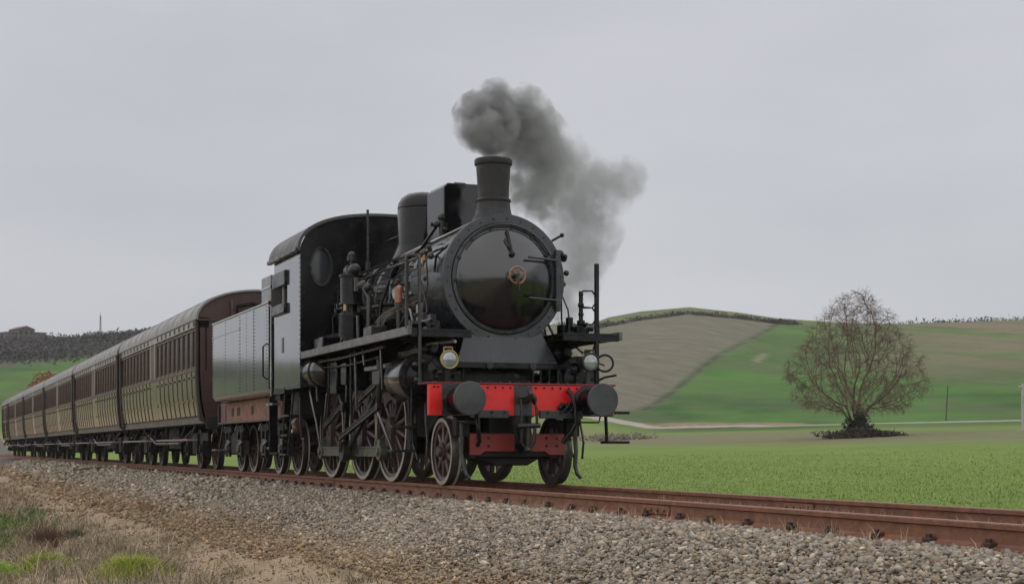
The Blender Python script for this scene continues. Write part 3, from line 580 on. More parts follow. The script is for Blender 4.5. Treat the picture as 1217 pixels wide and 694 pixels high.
# front sheet with oval look-out holes: built as a grid of quads round each hole
def sheet_half(sgn):
    cy, cz, ry, rz = -1.12, 3.315, .165, .29; n = 36; hole = [(cy + ry * math.cos(2 * math.pi * i / n), cz + rz * math.sin(2 * math.pi * i / n)) for i in range(n)]
    bd = []
    for i in range(n):           # radial projection on to the half-front outline
        a = 2 * math.pi * i / n; dy, dz = math.cos(a), math.sin(a); t = .2
        while True:
            y, z = cy + dy * t, cz + dz * t
            top = 3.52 + .64 * max(1 - min(abs(y / 1.445), 1) ** 2.35, 0) ** (1 / 2.35)
            if y < -1.445 or y > 0 or z < 1.9 or z > top or t > 3: break
            t += .004
        bd.append((max(min(y, 0), -1.445), max(z, 1.9)))
    for cn in ((0, 4.16), (0, 1.9), (-1.445, 1.9), (-1.445, 3.52)):      # keep the corners of the sheet
        k = min(range(n), key=lambda i: (bd[i][0] - cn[0]) ** 2 + (bd[i][1] - cn[1]) ** 2); bd[k] = cn
    vs = [(-5.10, sgn * -y, z) for y, z in hole] + [(-5.10, sgn * -y, z) for y, z in bd] + [(-5.14, sgn * -y, z) for y, z in hole] + [(-5.14, sgn * -y, z) for y, z in bd]
    fs = []
    for i in range(n):
        j = (i + 1) % n; fs += [(i, j, n + j, n + i), (2 * n + j, 2 * n + i, 3 * n + i, 3 * n + j), (j, i, 2 * n + i, 2 * n + j), (n + i, n + j, 3 * n + j, 3 * n + i)]
    return vs, fs
fr = MB()
for sg in (-1, 1): fr.add(*sheet_half(sg))
CF = fr.build('cab_front', KM, LOCO, ang=30)
for sg in (-1, 1):
    el = MB(); y0 = sg * 1.12
    pts = [(-5.085, y0 + .172 * math.cos(a), 3.315 + .297 * math.sin(a)) for a in np.linspace(0, 2 * math.pi, 37)]; el.tube(pts, .018, 6)
    wn = el.build('cab_window', GR, CF)
    g = MB(); g.add([(-5.12, y0 + .168 * math.cos(2 * math.pi * i / 30), 3.315 + .293 * math.sin(2 * math.pi * i / 30)) for i in range(30)] + [(-5.125, y0 + .168 * math.cos(2 * math.pi * i / 30), 3.315 + .293 * math.sin(2 * math.pi * i / 30)) for i in range(30)], [tuple(range(30)), tuple(range(59, 29, -1))] + [(i, (i + 1) % 30, (i + 1) % 30 + 30, i + 30) for i in range(30)])
    g.build('pane', GLW, wn)
for sg in (-1, 1):
    sd = MB(); y0, y1 = sg * 1.445, sg * 1.41
    for x0, x1, z0, z1 in ((-6.02, -5.141, 1.42, 3.60), (-7.0, -6.02, 1.42, 2.68), (-7.0, -6.02, 3.20, 3.60)): sd.bb(x0, x1, y0, y1, z0, z1)
    side = sd.build('cab_side', KT, LOCO)
    MB().bb(-6.98, -6.04, sg * 1.50, sg * 1.35, 2.66, 2.83).build('arm_rest', KM, side, .02)
    MB().bb(-6.98, -6.04, sg * 1.49, sg * 1.43, 3.12, 3.36).build('window_awning', KM, side, .01)
    MB().bb(-6.40, -6.36, sg * 1.44, sg * 1.415, 2.83, 3.12).build('window_post', CT, side)
    MB().bb(-6.98, -6.2, sg * 1.46, sg * 1.41, 1.36, 1.46).build('side_flange', K, side, .006)
    rv = MB()
    for z in np.arange(1.5, 3.58, .075): rv.sph((-5.17, sg * 1.447, z), .010, 6, 4)
    for x in np.arange(-6.95, -5.2, .09): rv.sph((x, sg * 1.447, 1.47), .010, 6, 4)
    stuff(rv.build('rivet_row', KT, side))
    MB().cyl((-7.03, sg * 1.40, 1.5), (-7.03, sg * 1.40, 2.75), .018, n=8).build('cab_handrail', STL, LOCO)
    if sg < 0: MB().bb(-6.42, -6.28, -1.452, -1.444, 2.03, 2.28).build('number_plate', mat('dull_plate', (.10, .092, .085), .45, metal=.5, var=.3), side, .004)
A0 = arch(1.50, 3.57, .63, 36); A1 = arch(1.46, 3.55, .605, 36)
rf = MB(); n = len(A0); vs = [(-5.06, y, z) for y, z in A0] + [(-5.06, y, z) for y, z in A1] + [(-7.2, y, z) for y, z in A0] + [(-7.2, y, z) for y, z in A1]; fs = []
for i in range(n - 1): fs += [(i, i + 1, n + i + 1, n + i), (2 * n + i + 1, 2 * n + i, 3 * n + i, 3 * n + i + 1), (i + 1, i, 2 * n + i, 2 * n + i + 1), (n + i, n + i + 1, 3 * n + i + 1, 3 * n + i)]
fs += [(0, n, 3 * n, 2 * n), (n - 1, 3 * n - 1, 4 * n - 1, 2 * n - 1)]
rf.add(vs, fs); RF = rf.build('cab_roof', mat('cab_roof_grey', (.045, .043, .042), .5, var=.3, dust=.5, dcol=(.08, .075, .07)), LOCO, ang=30)
MB().bb(-7.2, -5.08, -1.53, -1.47, 3.55, 3.61).build('gutter', GR, RF, .008); MB().bb(-7.2, -5.08, 1.47, 1.53, 3.55, 3.61).build('gutter', GR, RF, .008)
MB().bb(-7.0, -5.14, -1.40, 1.40, 1.44, 1.52).build('cab_floor', UF, LOCO)
MB().cyl((-5.14, 0, BZ), (-5.7, 0, BZ), .70, n=40).build('boiler_backhead', KM, LOCO)
# pipes on the cab front and the upright whistle rod
for pts, r_ in (([(-5.06, -.92, 2.0), (-5.06, -.94, 2.5), (-5.06, -.86, 2.72), (-5.06, -.86, 2.98)], .016), ([(-5.05, -.72, 2.0), (-5.05, -.72, 2.62), (-5.0, -.76, 2.78)], .014), ([(-5.05, -.97, 2.72), (-5.05, -.70, 2.78)], .014), ([(-5.06, -.60, 2.0), (-5.04, -.62, 2.3), (-4.9, -.80, 2.35)], .02)):
    MB().tube(pts, r_, 8).build('pipe', KM, LOCO)
wr = MB(); wr.cyl((-4.88, -.42, 3.28), (-4.88, -.42, 4.22), .022, n=8).cyl((-4.88, -.42, 3.28), (-4.88, -.42, 3.40), .045, n=10).build('whistle_pipe', GR, LOCO)
MB().tube([(-4.88, -.42, 3.45), (-4.2, -.38, 3.62), (-3.72, -.2, 3.70)], .010, 6).build('whistle_rod', KM, LOCO)
# running boards with light worn edge
for sg in (-1, 1):
    rb = MB().bb(-5.09, .60, sg * 1.40, sg * .62, 1.915, 1.945).build('running_board', KM, LOCO, .004)
    MB().bb(-5.09, .604, sg * 1.448, sg * 1.40, 1.865, 1.972).build('board_edge', mat('worn_grey_edge%d' % (sg > 0), (.105, .102, .10), .42, var=.35, vs=5, dust=.6, dcol=(.045, .042, .04), bump=.1), rb, .006)
    MB().bb(.56, .604, sg * 1.398, sg * .62, 1.845, 1.913).build('board_front', KM, rb, .004)
    for x in (-4.2, -2.9, -1.5, -.2): MB().prism([(sg * 1.38, 1.912), (sg * .62, 1.912), (sg * .62, 1.62), (sg * .70, 1.62)], YZ, x - .012, x + .012).build('board_bracket', UF, rb)
# valve chests and cylinders
for sg in (-1, 1):
    y = sg * 1.08; c = MB(); c.lathe([(.0005, -1.02), (.27, -1.02), (.285, -1.0), (.300, -.96), (.300, -.30), (.0005, -.30)], (.28, y, 1.375), (1, 0, 0), 48); CY_ = c.build('cylinder', mat('cylinder_cladding%d' % (sg > 0), (.05, .048, .045), .13, metal=.75, ior=1.8, var=.3, dust=.3, dcol=(.08, .07, .06), bump=.03, bs=3), LOCO, ang=30)
    f = MB(); f.lathe([(.308, -.30), (.308, -.275), (.295, -.262), (.22, -.262), (.215, -.24), (.14, -.22), (.10, -.20), (.10, -.12), (.0005, -.12)], (.28, y, 1.375), (1, 0, 0), 48)
    for i in range(12): f.cyl((.015, y + .262 * math.cos(i * math.pi / 6), 1.375 + .262 * math.sin(i * math.pi / 6)), (.045, y + .262 * math.cos(i * math.pi / 6), 1.375 + .262 * math.sin(i * math.pi / 6)), .018, n=6)
    f.build('cylinder_cover', KM, CY_, ang=30)
    MB().lathe([(.0005, -1.12), (.12, -1.12), (.15, -1.08), (.15, -.16), (.12, -.12), (.05, -.10), (.05, .02), (.0005, .02)], (0, sg * .92, 1.74), (1, 0, 0), 30).build('valve_chest', KM, LOCO, ang=30)
    MB().bb(-.95, -.32, sg * .62, sg * 1.02, 1.55, 1.88).build('valve_casing', KM, LOCO, .03)
    for dy in (-.1, .12): MB().tube([(-.24 + dy * .1, y + dy, 1.12), (-.2, y + dy, .80), (-.1 + dy, y + dy * .6, .55), (.0, y + dy * .5, .33)], .016, 6).build('drain_pipe', GR, LOCO)
    fi = MB()
    for i in range(7): a = random.uniform(0, 6.28); fi.sph((.12 + random.uniform(0, .12), y + .17 * math.cos(a), 1.42 + .15 * math.sin(a)), .045, 8, 5)
    fi.tube([(.13, y + .1, 1.30), (.25, y + .28, 1.40), (.42, y + .36, 1.42)], .016, 6).tube([(.13, y - .05, 1.45), (.2, y + .1, 1.62), (.3, y + .25, 1.55)], .012, 6); fi.build('relief_valve', GR, LOCO)
MB().tube([(-.35, -.98, 1.79), (.10, -.98, 1.80), (.68, -.86, 1.79)], .020, 8).build('steam_pipe', STL, LOCO)
# motion (near and far side)
PZ = RD - .33
MRD = mat('dark_oily_steel', (.035, .034, .031), .4, metal=.4, var=.4, dust=.4, dcol=(.03, .027, .022))
def rodbar(m, p0, p1, h, t, lip=.02):
    m.bar(p0, p1, t * .55, h); d = (Vector(p1) - Vector(p0)).normalized(); up = Vector((-d.z, 0, d.x)) if d.x > 0 else Vector((d.z, 0, -d.x))
    for s in (1, -1): o_ = up * (h / 2 - lip / 2) * s; m.bar(Vector(p0) + o_, Vector(p1) + o_, t, lip)
for sg in (-1, 1):
    y = sg * .96
    zc = PZ if sg < 0 else RD; dx = 0 if sg < 0 else .33
    for a, b_ in ((AX[0], AX[1]), (AX[1], AX[2])):
        m = MB(); rodbar(m, (b_ + dx + .12, y, zc), (a + dx - .12, y, zc), .145, .07, .026); m.build('coupling_rod', ROD, LOCO, .004)
    for a in AX:
        m = MB(); m.cyl((a + dx, y - sg * .05, zc), (a + dx, y + sg * .05, zc), .125, n=20).box((a + dx, y, zc + .12), (.11, .08, .10)).cyl((a + dx, y + sg * .04, zc), (a + dx, y + sg * .075, zc), .06, n=14).cyl((a + dx, sg * .75, zc), (a + dx, y, zc), .055, n=12); m.build('rod_bearing', ROD, LOCO, .004)
    # main rod to the second axle, crosshead and slide bars
    m = MB(); m.bar((AX[1] + dx, sg * 1.05, zc), (-1.78, sg * 1.08, 1.375), .05, .09); m.cyl((AX[1] + dx, sg * 1.03, zc), (AX[1] + dx, sg * 1.15, zc), .15, n=20).cyl((-1.78, sg * 1.03, 1.375), (-1.78, sg * 1.13, 1.375), .09, n=16); m.build('main_rod', MRD, LOCO, .006)
    m = MB(); m.bb(-1.98, -1.60, sg * 1.02, sg * 1.16, 1.24, 1.54).cyl((-1.6, sg * 1.08, 1.375), (-1.0, sg * 1.08, 1.375), .042, n=12); m.build('crosshead', ROD, LOCO, .01)
    MB().bb(-2.55, -1.0, sg * 1.04, sg * 1.13, 1.56, 1.62).build('slide_bar', STL, LOCO, .005)
    # valve gear: return crank, eccentric rod, link, radius rod, combination lever
    m = MB(); m.bar((AX[1] + dx, sg * 1.17, zc), (AX[1] + dx + .10, sg * 1.19, zc + .22), .035, .08); m.build('return_crank', ROD, LOCO, .004)
    m = MB(); rodbar(m, (AX[1] + .12, sg * 1.2, .62), (-1.55, sg * 1.2, 1.04), .075, .05, .018); m.cyl((-1.55, sg * 1.16, 1.04), (-1.55, sg * 1.24, 1.04), .06, n=12); m.build('eccentric_rod', GR, LOCO)
    m = MB(); m.tube([(-1.60, sg * 1.2, 1.0), (-1.52, sg * 1.2, 1.3), (-1.50, sg * 1.2, 1.45), (-1.53, sg * 1.2, 1.72)], .04, 8); m.bb(-1.72, -1.35, sg * 1.15, sg * 1.25, 1.33, 1.52); m.build('expansion_link', GR, LOCO, .01)
    m = MB(); rodbar(m, (-2.62, sg * 1.19, 1.14), (-1.50, sg * 1.19, 1.40), .07, .045, .018); m.build('radius_rod', GR, LOCO)
    m = MB(); rodbar(m, (-4.55, sg * 1.2, .80), (-3.55, sg * 1.2, 1.08), .07, .045, .018); m.build('reverser_rod', GR, LOCO)
    m = MB(); m.bar((-3.45, sg * 1.16, .55), (-3.30, sg * 1.16, 1.62), .05, .075, (1, 0, 0)); m.cyl((-3.4, sg * 1.1, 1.08), (-3.4, sg * 1.24, 1.08), .08, n=14); m.bb(-3.5, -3.2, sg * 1.05, sg * 1.22, 1.40, 1.72); m.build('rocker_lever', KM, LOCO, .01)
    MB().bb(-4.15, -3.75, sg * 1.02, sg * 1.22, 1.28, 1.78).build('gear_bracket', KM, LOCO, .015); MB().bb(-3.0, -2.72, sg * 1.0, sg * 1.2, 1.30, 1.85).build('gear_bracket', KM, LOCO, .015)
    m = MB(); m.tube([(-2.9, sg * 1.22, 1.85), (-2.92, sg * 1.22, 1.3), (-2.95, sg * 1.2, .75)], .022, 6).tube([(-4.35, sg * 1.18, 1.85), (-4.35, sg * 1.18, 1.25), (-4.5, sg * 1.18, .75)], .02, 6); m.build('sanding_pipe', GR, LOCO)
    for x in (-1.42, -2.98, -4.72):     # brake hangers and blocks
        m = MB(); m.bar((x, sg * .75, 1.15), (x - .08, sg * .75, .55), .05, .05, (1, 0, 0)); m.box((x - .06, sg * .75, .62), (.09, .12, .38)); m.build('brake_hanger', UF, LOCO, .01)
# air reservoir, pump
for sg in (-1, 1):
    m = MB(); m.lathe([(.0005, -5.78), (.12, -5.775), (.22, -5.73), (.245, -5.66), (.245, -4.62), (.215, -4.52), (.12, -4.46), (.0005, -4.45)], (0, sg * 1.18, 1.655), (1, 0, 0), 40); AR = m.build('air_reservoir', mat('reservoir_gloss%d' % (sg > 0), (.035, .034, .032), .12, metal=.6, ior=1.8, var=.3, dust=.3, dcol=(.06, .055, .05)), LOCO, ang=40)
    for x in (-5.58, -4.66): MB().lathe([(.245, -.025), (.262, -.022), (.262, .022), (.245, .025)], (x, sg * 1.18, 1.655), (1, 0, 0), 36).build('reservoir_band', KM, AR)
PX, PYY = -2.95, -1.2
AP = MB().cyl((PX, PYY, 2.54), (PX, PYY, 2.95), .165, n=30).cyl((PX, PYY, 2.93), (PX, PYY, 2.965), .185, n=30).cyl((PX, PYY, 2.525), (PX, PYY, 2.56), .185, n=30).build('air_pump', KM, LOCO, .006)
lo = MB()
for i in range(9): lo.cyl((PX, PYY, 2.08 + i * .036), (PX, PYY, 2.098 + i * .036), .19, n=28)
lo.cyl((PX, PYY, 2.03), (PX, PYY, 2.42), .165, n=28); lo.cyl((PX, PYY, 1.95), (PX, PYY, 2.06), .12, n=20); lo.build('air_cylinder', KM, AP, .003)
ce = MB(); ce.cyl((PX, PYY, 2.4), (PX, PYY, 2.56), .05, n=12)
for a in range(4): ce.cyl((PX + .12 * math.cos(a * 1.571 + .8), PYY + .12 * math.sin(a * 1.571 + .8), 2.4), (PX + .12 * math.cos(a * 1.571 + .8), PYY + .12 * math.sin(a * 1.571 + .8), 2.54), .022, n=8)
ce.build('pump_stay', GR, AP); MB().cyl((PX + .10, PYY - .12, 2.44), (PX + .10, PYY - .12, 2.53), .032, n=10).build('oil_cup', BR, AP)
tp = MB(); tp.cyl((PX - .16, PYY, 3.03), (PX + .16, PYY, 3.03), .075, n=18).cyl((PX, PYY, 2.96), (PX, PYY, 3.10), .09, n=16).sph((PX - .17, PYY, 3.03), .085).sph((PX + .17, PYY, 3.03), .085).cyl((PX, PYY, 3.08), (PX, PYY, 3.20), .03, n=10).cyl((PX, PYY, 3.17), (PX, PYY, 3.235), .07, n=12).sph((PX, PYY, 3.25), .055); tp.build('valve_head', GR, AP)
m = MB(); m.tube([(PX + .16, PYY, 2.75), (PX + .40, PYY + .05, 2.78), (PX + .55, PYY + .1, 2.6), (PX + .55, PYY + .1, 1.96)], .035, 10).tube([(PX + .2, PYY, 2.35), (PX + .33, PYY, 2.35), (PX + .36, PYY, 1.96)], .025, 8).sph((PX + .38, PYY + .05, 2.78), .075).sph((PX + .55, PYY + .08, 2.74), .06); m.cyl((PX + .3, PYY, 2.7), (PX + .3, PYY, 2.9), .05, n=10); m.build('pump_pipe', GR, AP)
m = MB(); m.tube([(PX - .2, PYY + .05, 3.03), (-3.6, -.95, 3.05), (-4.3, -.80, 3.12), (-5.09, -.78, 3.1)], .018, 8).build('pump_steam_pipe', KM, LOCO)
# injector-side fittings on the boiler
m = MB(); m.cyl((-1.35, -.97, 1.95), (-1.35, -.97, 2.42), .038, n=10).cyl((-1.35, -.97, 2.36), (-1.35, -.97, 2.44), .065, n=12); m.build('lubricator_pipe', GR, LOCO)
m = MB(); m.cyl((-1.35, -.97, 2.44), (-1.35, -.97, 2.62), .062, n=14).sph((-1.35, -.97, 2.62), .062); m.build('lubricator', CU, LOCO); MB().cyl((-1.35, -1.1, 2.68), (-1.35, -.84, 2.68), .012, n=6).build('lubricator_handle', KM, LOCO)
m = MB(); m.bb(-.72, -.52, -.93, -.90, 2.0, 2.36); m.build('data_plate', mat('pale_plate', (.22, .215, .20), .5, var=.2), LOCO, .004)
for sg in (-1, 1):
    m = MB()
    for k in range(9):
        a = random.uniform(-.25, .25); m.sph((-.30 + a, sg * (.86 + random.uniform(0, .1)), 2.78 + random.uniform(-.25, .34)), random.uniform(.03, .055), 8, 5)
    m.tube([(-.30, sg * .86, 3.08), (-.28, sg * .93, 2.9), (-.22, sg * .93, 2.6), (-.32, sg * .98, 2.2), (-.3, sg * 1.0, 1.95)], .013, 6).tube([(-.42, sg * .88, 3.0), (-.46, sg * .96, 2.7), (-.10, sg * .98, 2.3), (-.05, sg * 1.0, 1.95)], .012, 6); m.build('lubricator_fitting', GR, LOCO)
    m = MB()
    for k in range(7): m.box((-.2 + random.uniform(-.3, .5), sg * random.uniform(.85, 1.2), 1.99 + random.uniform(0, .10)), (random.uniform(.06, .16), random.uniform(.05, .14), random.uniform(.06, .16)))
    m.cyl((-.1, sg * 1.0, 1.95), (-.1, sg * 1.0, 2.2), .05, n=12).cyl((.1, sg * .95, 2.04), (.1, sg * 1.25, 2.04), .035, n=10).tube([(-.6, sg * 1.15, 2.0), (0, sg * 1.12, 2.06), (.35, sg * 1.05, 2.08)], .025, 8); m.build('mechanical_oiler', KM, LOCO, .008)
m = MB(); m.cyl((-.36, -.93, 2.90), (-.36, -.93, 2.98), .03, n=8).bar((-.36, -.95, 2.93), (-.36, -.96, 2.72), .02, .012); m.build('red_tap', CU, LOCO)
m = MB()          # fittings beyond the smokebox, seen against the sky
m.bb(.15, .23, 1.0, 1.08, 1.945, 2.14).cyl((.19, 1.04, 2.14), (.19, 1.04, 2.52), .03, n=8)
for z, r_ in ((2.48, .035), (2.34, .045), (2.22, .04)): m.sph((.19, 1.04, z), r_, 8, 5)
for z0, rr_ in ((2.42, .13), (2.20, .13)): m.tube([(.19, 1.04 + .02, z0 + rr_ * .8), (.19, 1.04 + .16, z0 + rr_ * .85), (.19, 1.04 + .24, z0), (.19, 1.04 + .16, z0 - rr_ * .85), (.19, 1.04 + .02, z0 - rr_ * .8)], .012, 6)
m.build('compressor_fitting', KM, LOCO)
m = MB(); m.tube([(.45, .72, 1.87), (.45, .95, 1.70), (.45, 1.1, 1.74), (.45, 1.15, 1.90)], .012, 6).build('air_hose', KM, LOCO)
# handrails
def hr(pts, r_=.017, m_=KM, name='handrail'): return MB().tube(pts, r_, 8).build(name, m_, LOCO)
hr([(.62, -1.30, 1.28), (.62, -1.31, 2.80), (.61, -1.33, 2.84), (.57, -1.38, 2.845), (.53, -1.43, 2.84), (.52, -1.44, 2.80), (.52, -1.44, 1.95)], .022, GR)
hr([(.56, 1.10, 1.28), (.56, 1.10, 2.30), (.56, 1.10, 2.84)], .034); hr([(.30, 1.24, 1.96), (.34, 1.20, 2.4), (.50, 1.12, 2.82)], .020)
for sg in (-1, 1):
    hr([(.08, sg * .82, 3.02), (-.15, sg * .90, 2.98), (-2.0, sg * .92, 2.97), (-4.9, sg * .92, 2.96)], .016, KM)
    for x in (-.4, -1.6, -2.8, -4.0): MB().cyl((x, sg * .66, 2.96), (x, sg * .93, 2.97), .013, n=6).sph((x, sg * .92, 2.97), .026, 8, 5).build('handrail_knob', GR, LOCO)
hr([(-2.1, -.60, 3.16), (-2.2, -.80, 2.98), (-2.3, -.95, 2.5), (-2.3, -1.0, 1.95)], .022); hr([(-3.9, -.62, 3.12), (-3.95, -.82, 2.9), (-4.0, -.95, 2.4), (-4.0, -1.0, 1.95)], .03, KM, 'pipe')
hr([(-4.5, -.70, 3.0), (-4.5, -.86, 2.7), (-4.45, -.9, 2.3), (-4.45, -1.0, 1.95)], .022, KM, 'pipe')
hr([(-4.9, -.80, 2.28), (-3.4, -.86, 2.26), (-1.6, -.88, 2.25), (-.6, -.93, 2.22)], .03, KM, 'pipe'); hr([(-4.9, -.84, 2.12), (-2.0, -.92, 2.10), (-.8, -.95, 2.06)], .022, KM, 'pipe')
# more pipework and fittings along both sides of the boiler
BST = mat('boiler_pipe_steel', (.10, .098, .095), .24, metal=.7, var=.35, dust=.35, dcol=(.03, .028, .026))
for sg in (-1, 1):
    hr([(-5.08, sg * .90, 2.56), (-3.9, sg * .90, 2.54), (-2.4, sg * .90, 2.50), (-1.5, sg * .93, 2.46), (-.9, sg * .95, 2.30), (-.55, sg * .98, 1.96)], .020, BST, 'injector_pipe')
    hr([(-5.08, sg * .84, 2.80), (-3.6, sg * .84, 2.82), (-2.0, sg * .84, 2.84), (-.8, sg * .87, 2.86), (-.42, sg * .88, 2.92)], .013, BST, 'oil_pipe')
    hr([(-4.4, sg * .46, 3.26), (-3.4, sg * .52, 3.22), (-2.2, sg * .52, 3.20), (-1.3, sg * .55, 3.19), (-.5, sg * .62, 3.16), (-.1, sg * .68, 3.06)], .015, BST, 'blower_pipe')
    MB().bar((-5.08, sg * 1.02, 2.22), (-1.9, sg * 1.02, 2.16), .025, .06).build('reach_rod', BST, LOCO)
    for x in (-4.75, -3.55, -2.35, -1.75): MB().bb(x - .03, x + .03, sg * .74, sg * .96, 2.47, 2.51).build('pipe_clip', KM, LOCO, .004)
    for x, z in ((-4.3, 2.42), (-3.6, 2.38), (-2.1, 2.40), (-1.75, 2.62)):
        m = MB(); m.cyl((x, sg * .73, z), (x, sg * .86, z), .045, n=12).cyl((x, sg * .86, z), (x, sg * .90, z), .03, n=8); m.build('washout_plug', GR, LOCO)
    for x, z, r_ in ((-4.55, 2.62, .07), (-3.75, 2.70, .06), (-2.45, 2.68, .065), (-.95, 2.52, .06)):
        m = MB(); m.torus((x, sg * 1.02, z), (0, 1, 0), r_, .009, 18, 6).cyl((x, sg * .80, z), (x, sg * 1.02, z), .014, n=6).bar((x - r_, sg * 1.02, z), (x + r_, sg * 1.02, z), .008, .012).sph((x, sg * .93, z), .036, 8, 5); m.build('valve_wheel', BST, LOCO)
    for k, x in enumerate((-4.5, -4.15, -3.55, -2.05, -1.1)):
        hr([(x, sg * (.80 - .02 * k), 2.5), (x + .05, sg * .95, 2.3), (x + .02, sg * 1.05, 2.1), (x, sg * 1.08, 1.95)], .014, BST if k % 2 else KM, 'drip_pipe')
    m = MB(); m.bb(-4.75, -4.2, sg * 1.05, sg * 1.32, 1.946, 2.16); m.build('tool_box', KM, LOCO, .015)
    m = MB(); m.bb(-2.05, -1.65, sg * 1.05, sg * 1.28, 1.946, 2.14).cyl((-1.85, sg * 1.1, 2.14), (-1.85, sg * 1.1, 2.22), .04, n=10); m.build('oil_pump', GR, LOCO, .012)
    for k in range(5): hr([(-2.0 + .08 * k, sg * 1.12, 2.14), (-2.0 + .08 * k, sg * 1.12, 2.22 + .02 * k), (-1.6 + .05 * k, sg * 1.0, 2.26 + .03 * k), (-1.2 + .1 * k, sg * .93, 2.30 + .04 * k), (-.9 + .12 * k, sg * .90, 2.32 + .05 * k)], .008, CU if k == 2 else BST, 'oil_line')
    # links, rods and pipes hanging under the running board
    for x0, x1, z0, z1 in ((-4.9, -4.75, 1.86, 1.2), (-4.15, -4.3, 1.3, .9), (-2.55, -2.45, 1.86, 1.0), (-2.15, -2.05, 1.86, 1.62), (-1.25, -1.15, 1.86, 1.25)): MB().bar((x0, sg * 1.26, z0), (x1, sg * 1.26, z1), .028, .045, (1, 0, 0)).build('hanging_link', BST, LOCO, .004)
    hr([(-5.0, sg * 1.30, 1.80), (-3.2, sg * 1.30, 1.78), (-1.9, sg * 1.30, 1.80), (-1.0, sg * 1.28, 1.82)], .022, BST, 'brake_pipe'); hr([(-4.4, sg * 1.27, 1.70), (-3.0, sg * 1.27, 1.66), (-1.2, sg * 1.25, 1.70)], .014, KM, 'pipe')
    hr([(-5.2, sg * 1.28, 1.42), (-5.0, sg * 1.28, 1.15), (-4.85, sg * 1.26, .9), (-4.8, sg * 1.2, .45)], .018, BST, 'drain_pipe'); hr([(-1.5, sg * 1.22, .95), (-1.25, sg * 1.22, .75), (-1.1, sg * 1.15, .45), (-1.25, sg * 1.1, .22)], .02, BST, 'drain_pipe')
# buffer beam
BX = .75; BBM = MB().bb(BX - .10, BX, -1.22, 1.26, .875, 1.262).build('buffer_beam', RED, LOCO, .006)
MB().bb(BX - .42, BX + .01, -1.24, 1.28, 1.264, 1.285).build('beam_top_plate', mat('dark_red_lip', (.14, .012, .016), .4, var=.3), BBM, .003)
for y0, y1 in ((-1.06, -.70), (-.11, .125), (.80, 1.24)): MB().bb(BX, BX + .014, y0, y1, .877, 1.258).build('beam_plate', KS, BBM, .003)
for y0, y1 in ((-.70, -.20), (.22, .80)):
    MB().bb(BX, BX + .06, y0, y1, .845, .945).build('step_plate', KS, BBM, .006)
    for y in np.arange(y0 + .1, y1 - .05, .17): MB().cyl((BX + .06, y, .915), (BX + .072, y, .915), .018, n=6).build('bolt', KM, BBM)
for y in list(np.linspace(-.66, -.16, 6)) + list(np.linspace(.18, .74, 6)) + [-1.16, -1.11]: MB().cyl((BX, y, 1.225), (BX + .012, y, 1.225), .014, n=6).build('rivet', KM, BBM)
for y in np.linspace(-.55, .75, 11): MB().cyl((BX - .02, y, 1.285), (BX - .02, y, 1.31), .014, n=6).build('bolt', GR, BBM)
for i, y in enumerate((-.875, .875)):
    m = MB(); m.lathe([(.185, .0), (.185, .03), (.15, .05), (.14, .30), (.125, .305), (.125, .31)], (BX + .014, y, 1.07), (1, 0, 0), 32)
    bu = m.build('buffer', KM, LOCO, ang=30)
    m = MB(); m.cyl((.3, 0, 0), (.46, 0, 0), .085, n=20); m.lathe([(.08, .44), (.19, .465), (.205, .475), (.207, .50), (.198, .512), (.12, .522), (.0005, .526)] if i == 0 else [(.08, .44), (.19, .465), (.205, .475), (.207, .50), (.198, .508), (.0005, .508)], (0, 0, 0), (1, 0, 0), 44)
    h = m.build('buffer_head', mat('buffer_grey%d' % i, (.034, .036, .041), .45, var=.35, vs=8, dust=.45, dcol=(.065, .062, .06), bump=.1), bu, ang=30); h.location = (BX + .014, y, 1.07)
# coupling
ck = MB(); ck.prism([(0, -.05), (.16, -.05), (.26, -.02), (.30, .06), (.26, .12), (.22, .10), (.24, .05), (.20, .03), (.12, .05), (0, .05)], lambda a, b, h: (BX + .01 + a, h, 1.08 + b), -.03, .03); ck.build('coupling_hook', GR, LOCO, .012)
sc_ = MB(); sc_.tube([(BX + .14, -.07, 1.10), (BX + .16, -.075, .95), (BX + .15, -.07, .74)], .018, 8).tube([(BX + .14, .10, 1.10), (BX + .18, .12, .95), (BX + .17, .13, .76)], .018, 8).cyl((BX + .14, -.10, 1.10), (BX + .14, .13, 1.10), .024, n=10).cyl((BX + .15, -.12, .745), (BX + .17, .17, .755), .032, n=12)
sc_.cyl((BX + .15, .02, .76), (BX + .14, .02, .46), .034, n=12).tube([(BX + .14, -.06, .72), (BX + .13, -.07, .55), (BX + .14, .02, .43), (BX + .15, .10, .55), (BX + .15, .11, .72)], .022, 8).sph((BX + .14, .02, .45), .05); sc_.sph((BX + .17, .09, 1.08), .055, sc=(1, .6, 1.2))
sc_.build('screw_coupling', GR, LOCO)
MB().bb(BX - .02, BX + .012, -.10, .12, .40, .876).build('coupling_plate', KM, LOCO, .005)
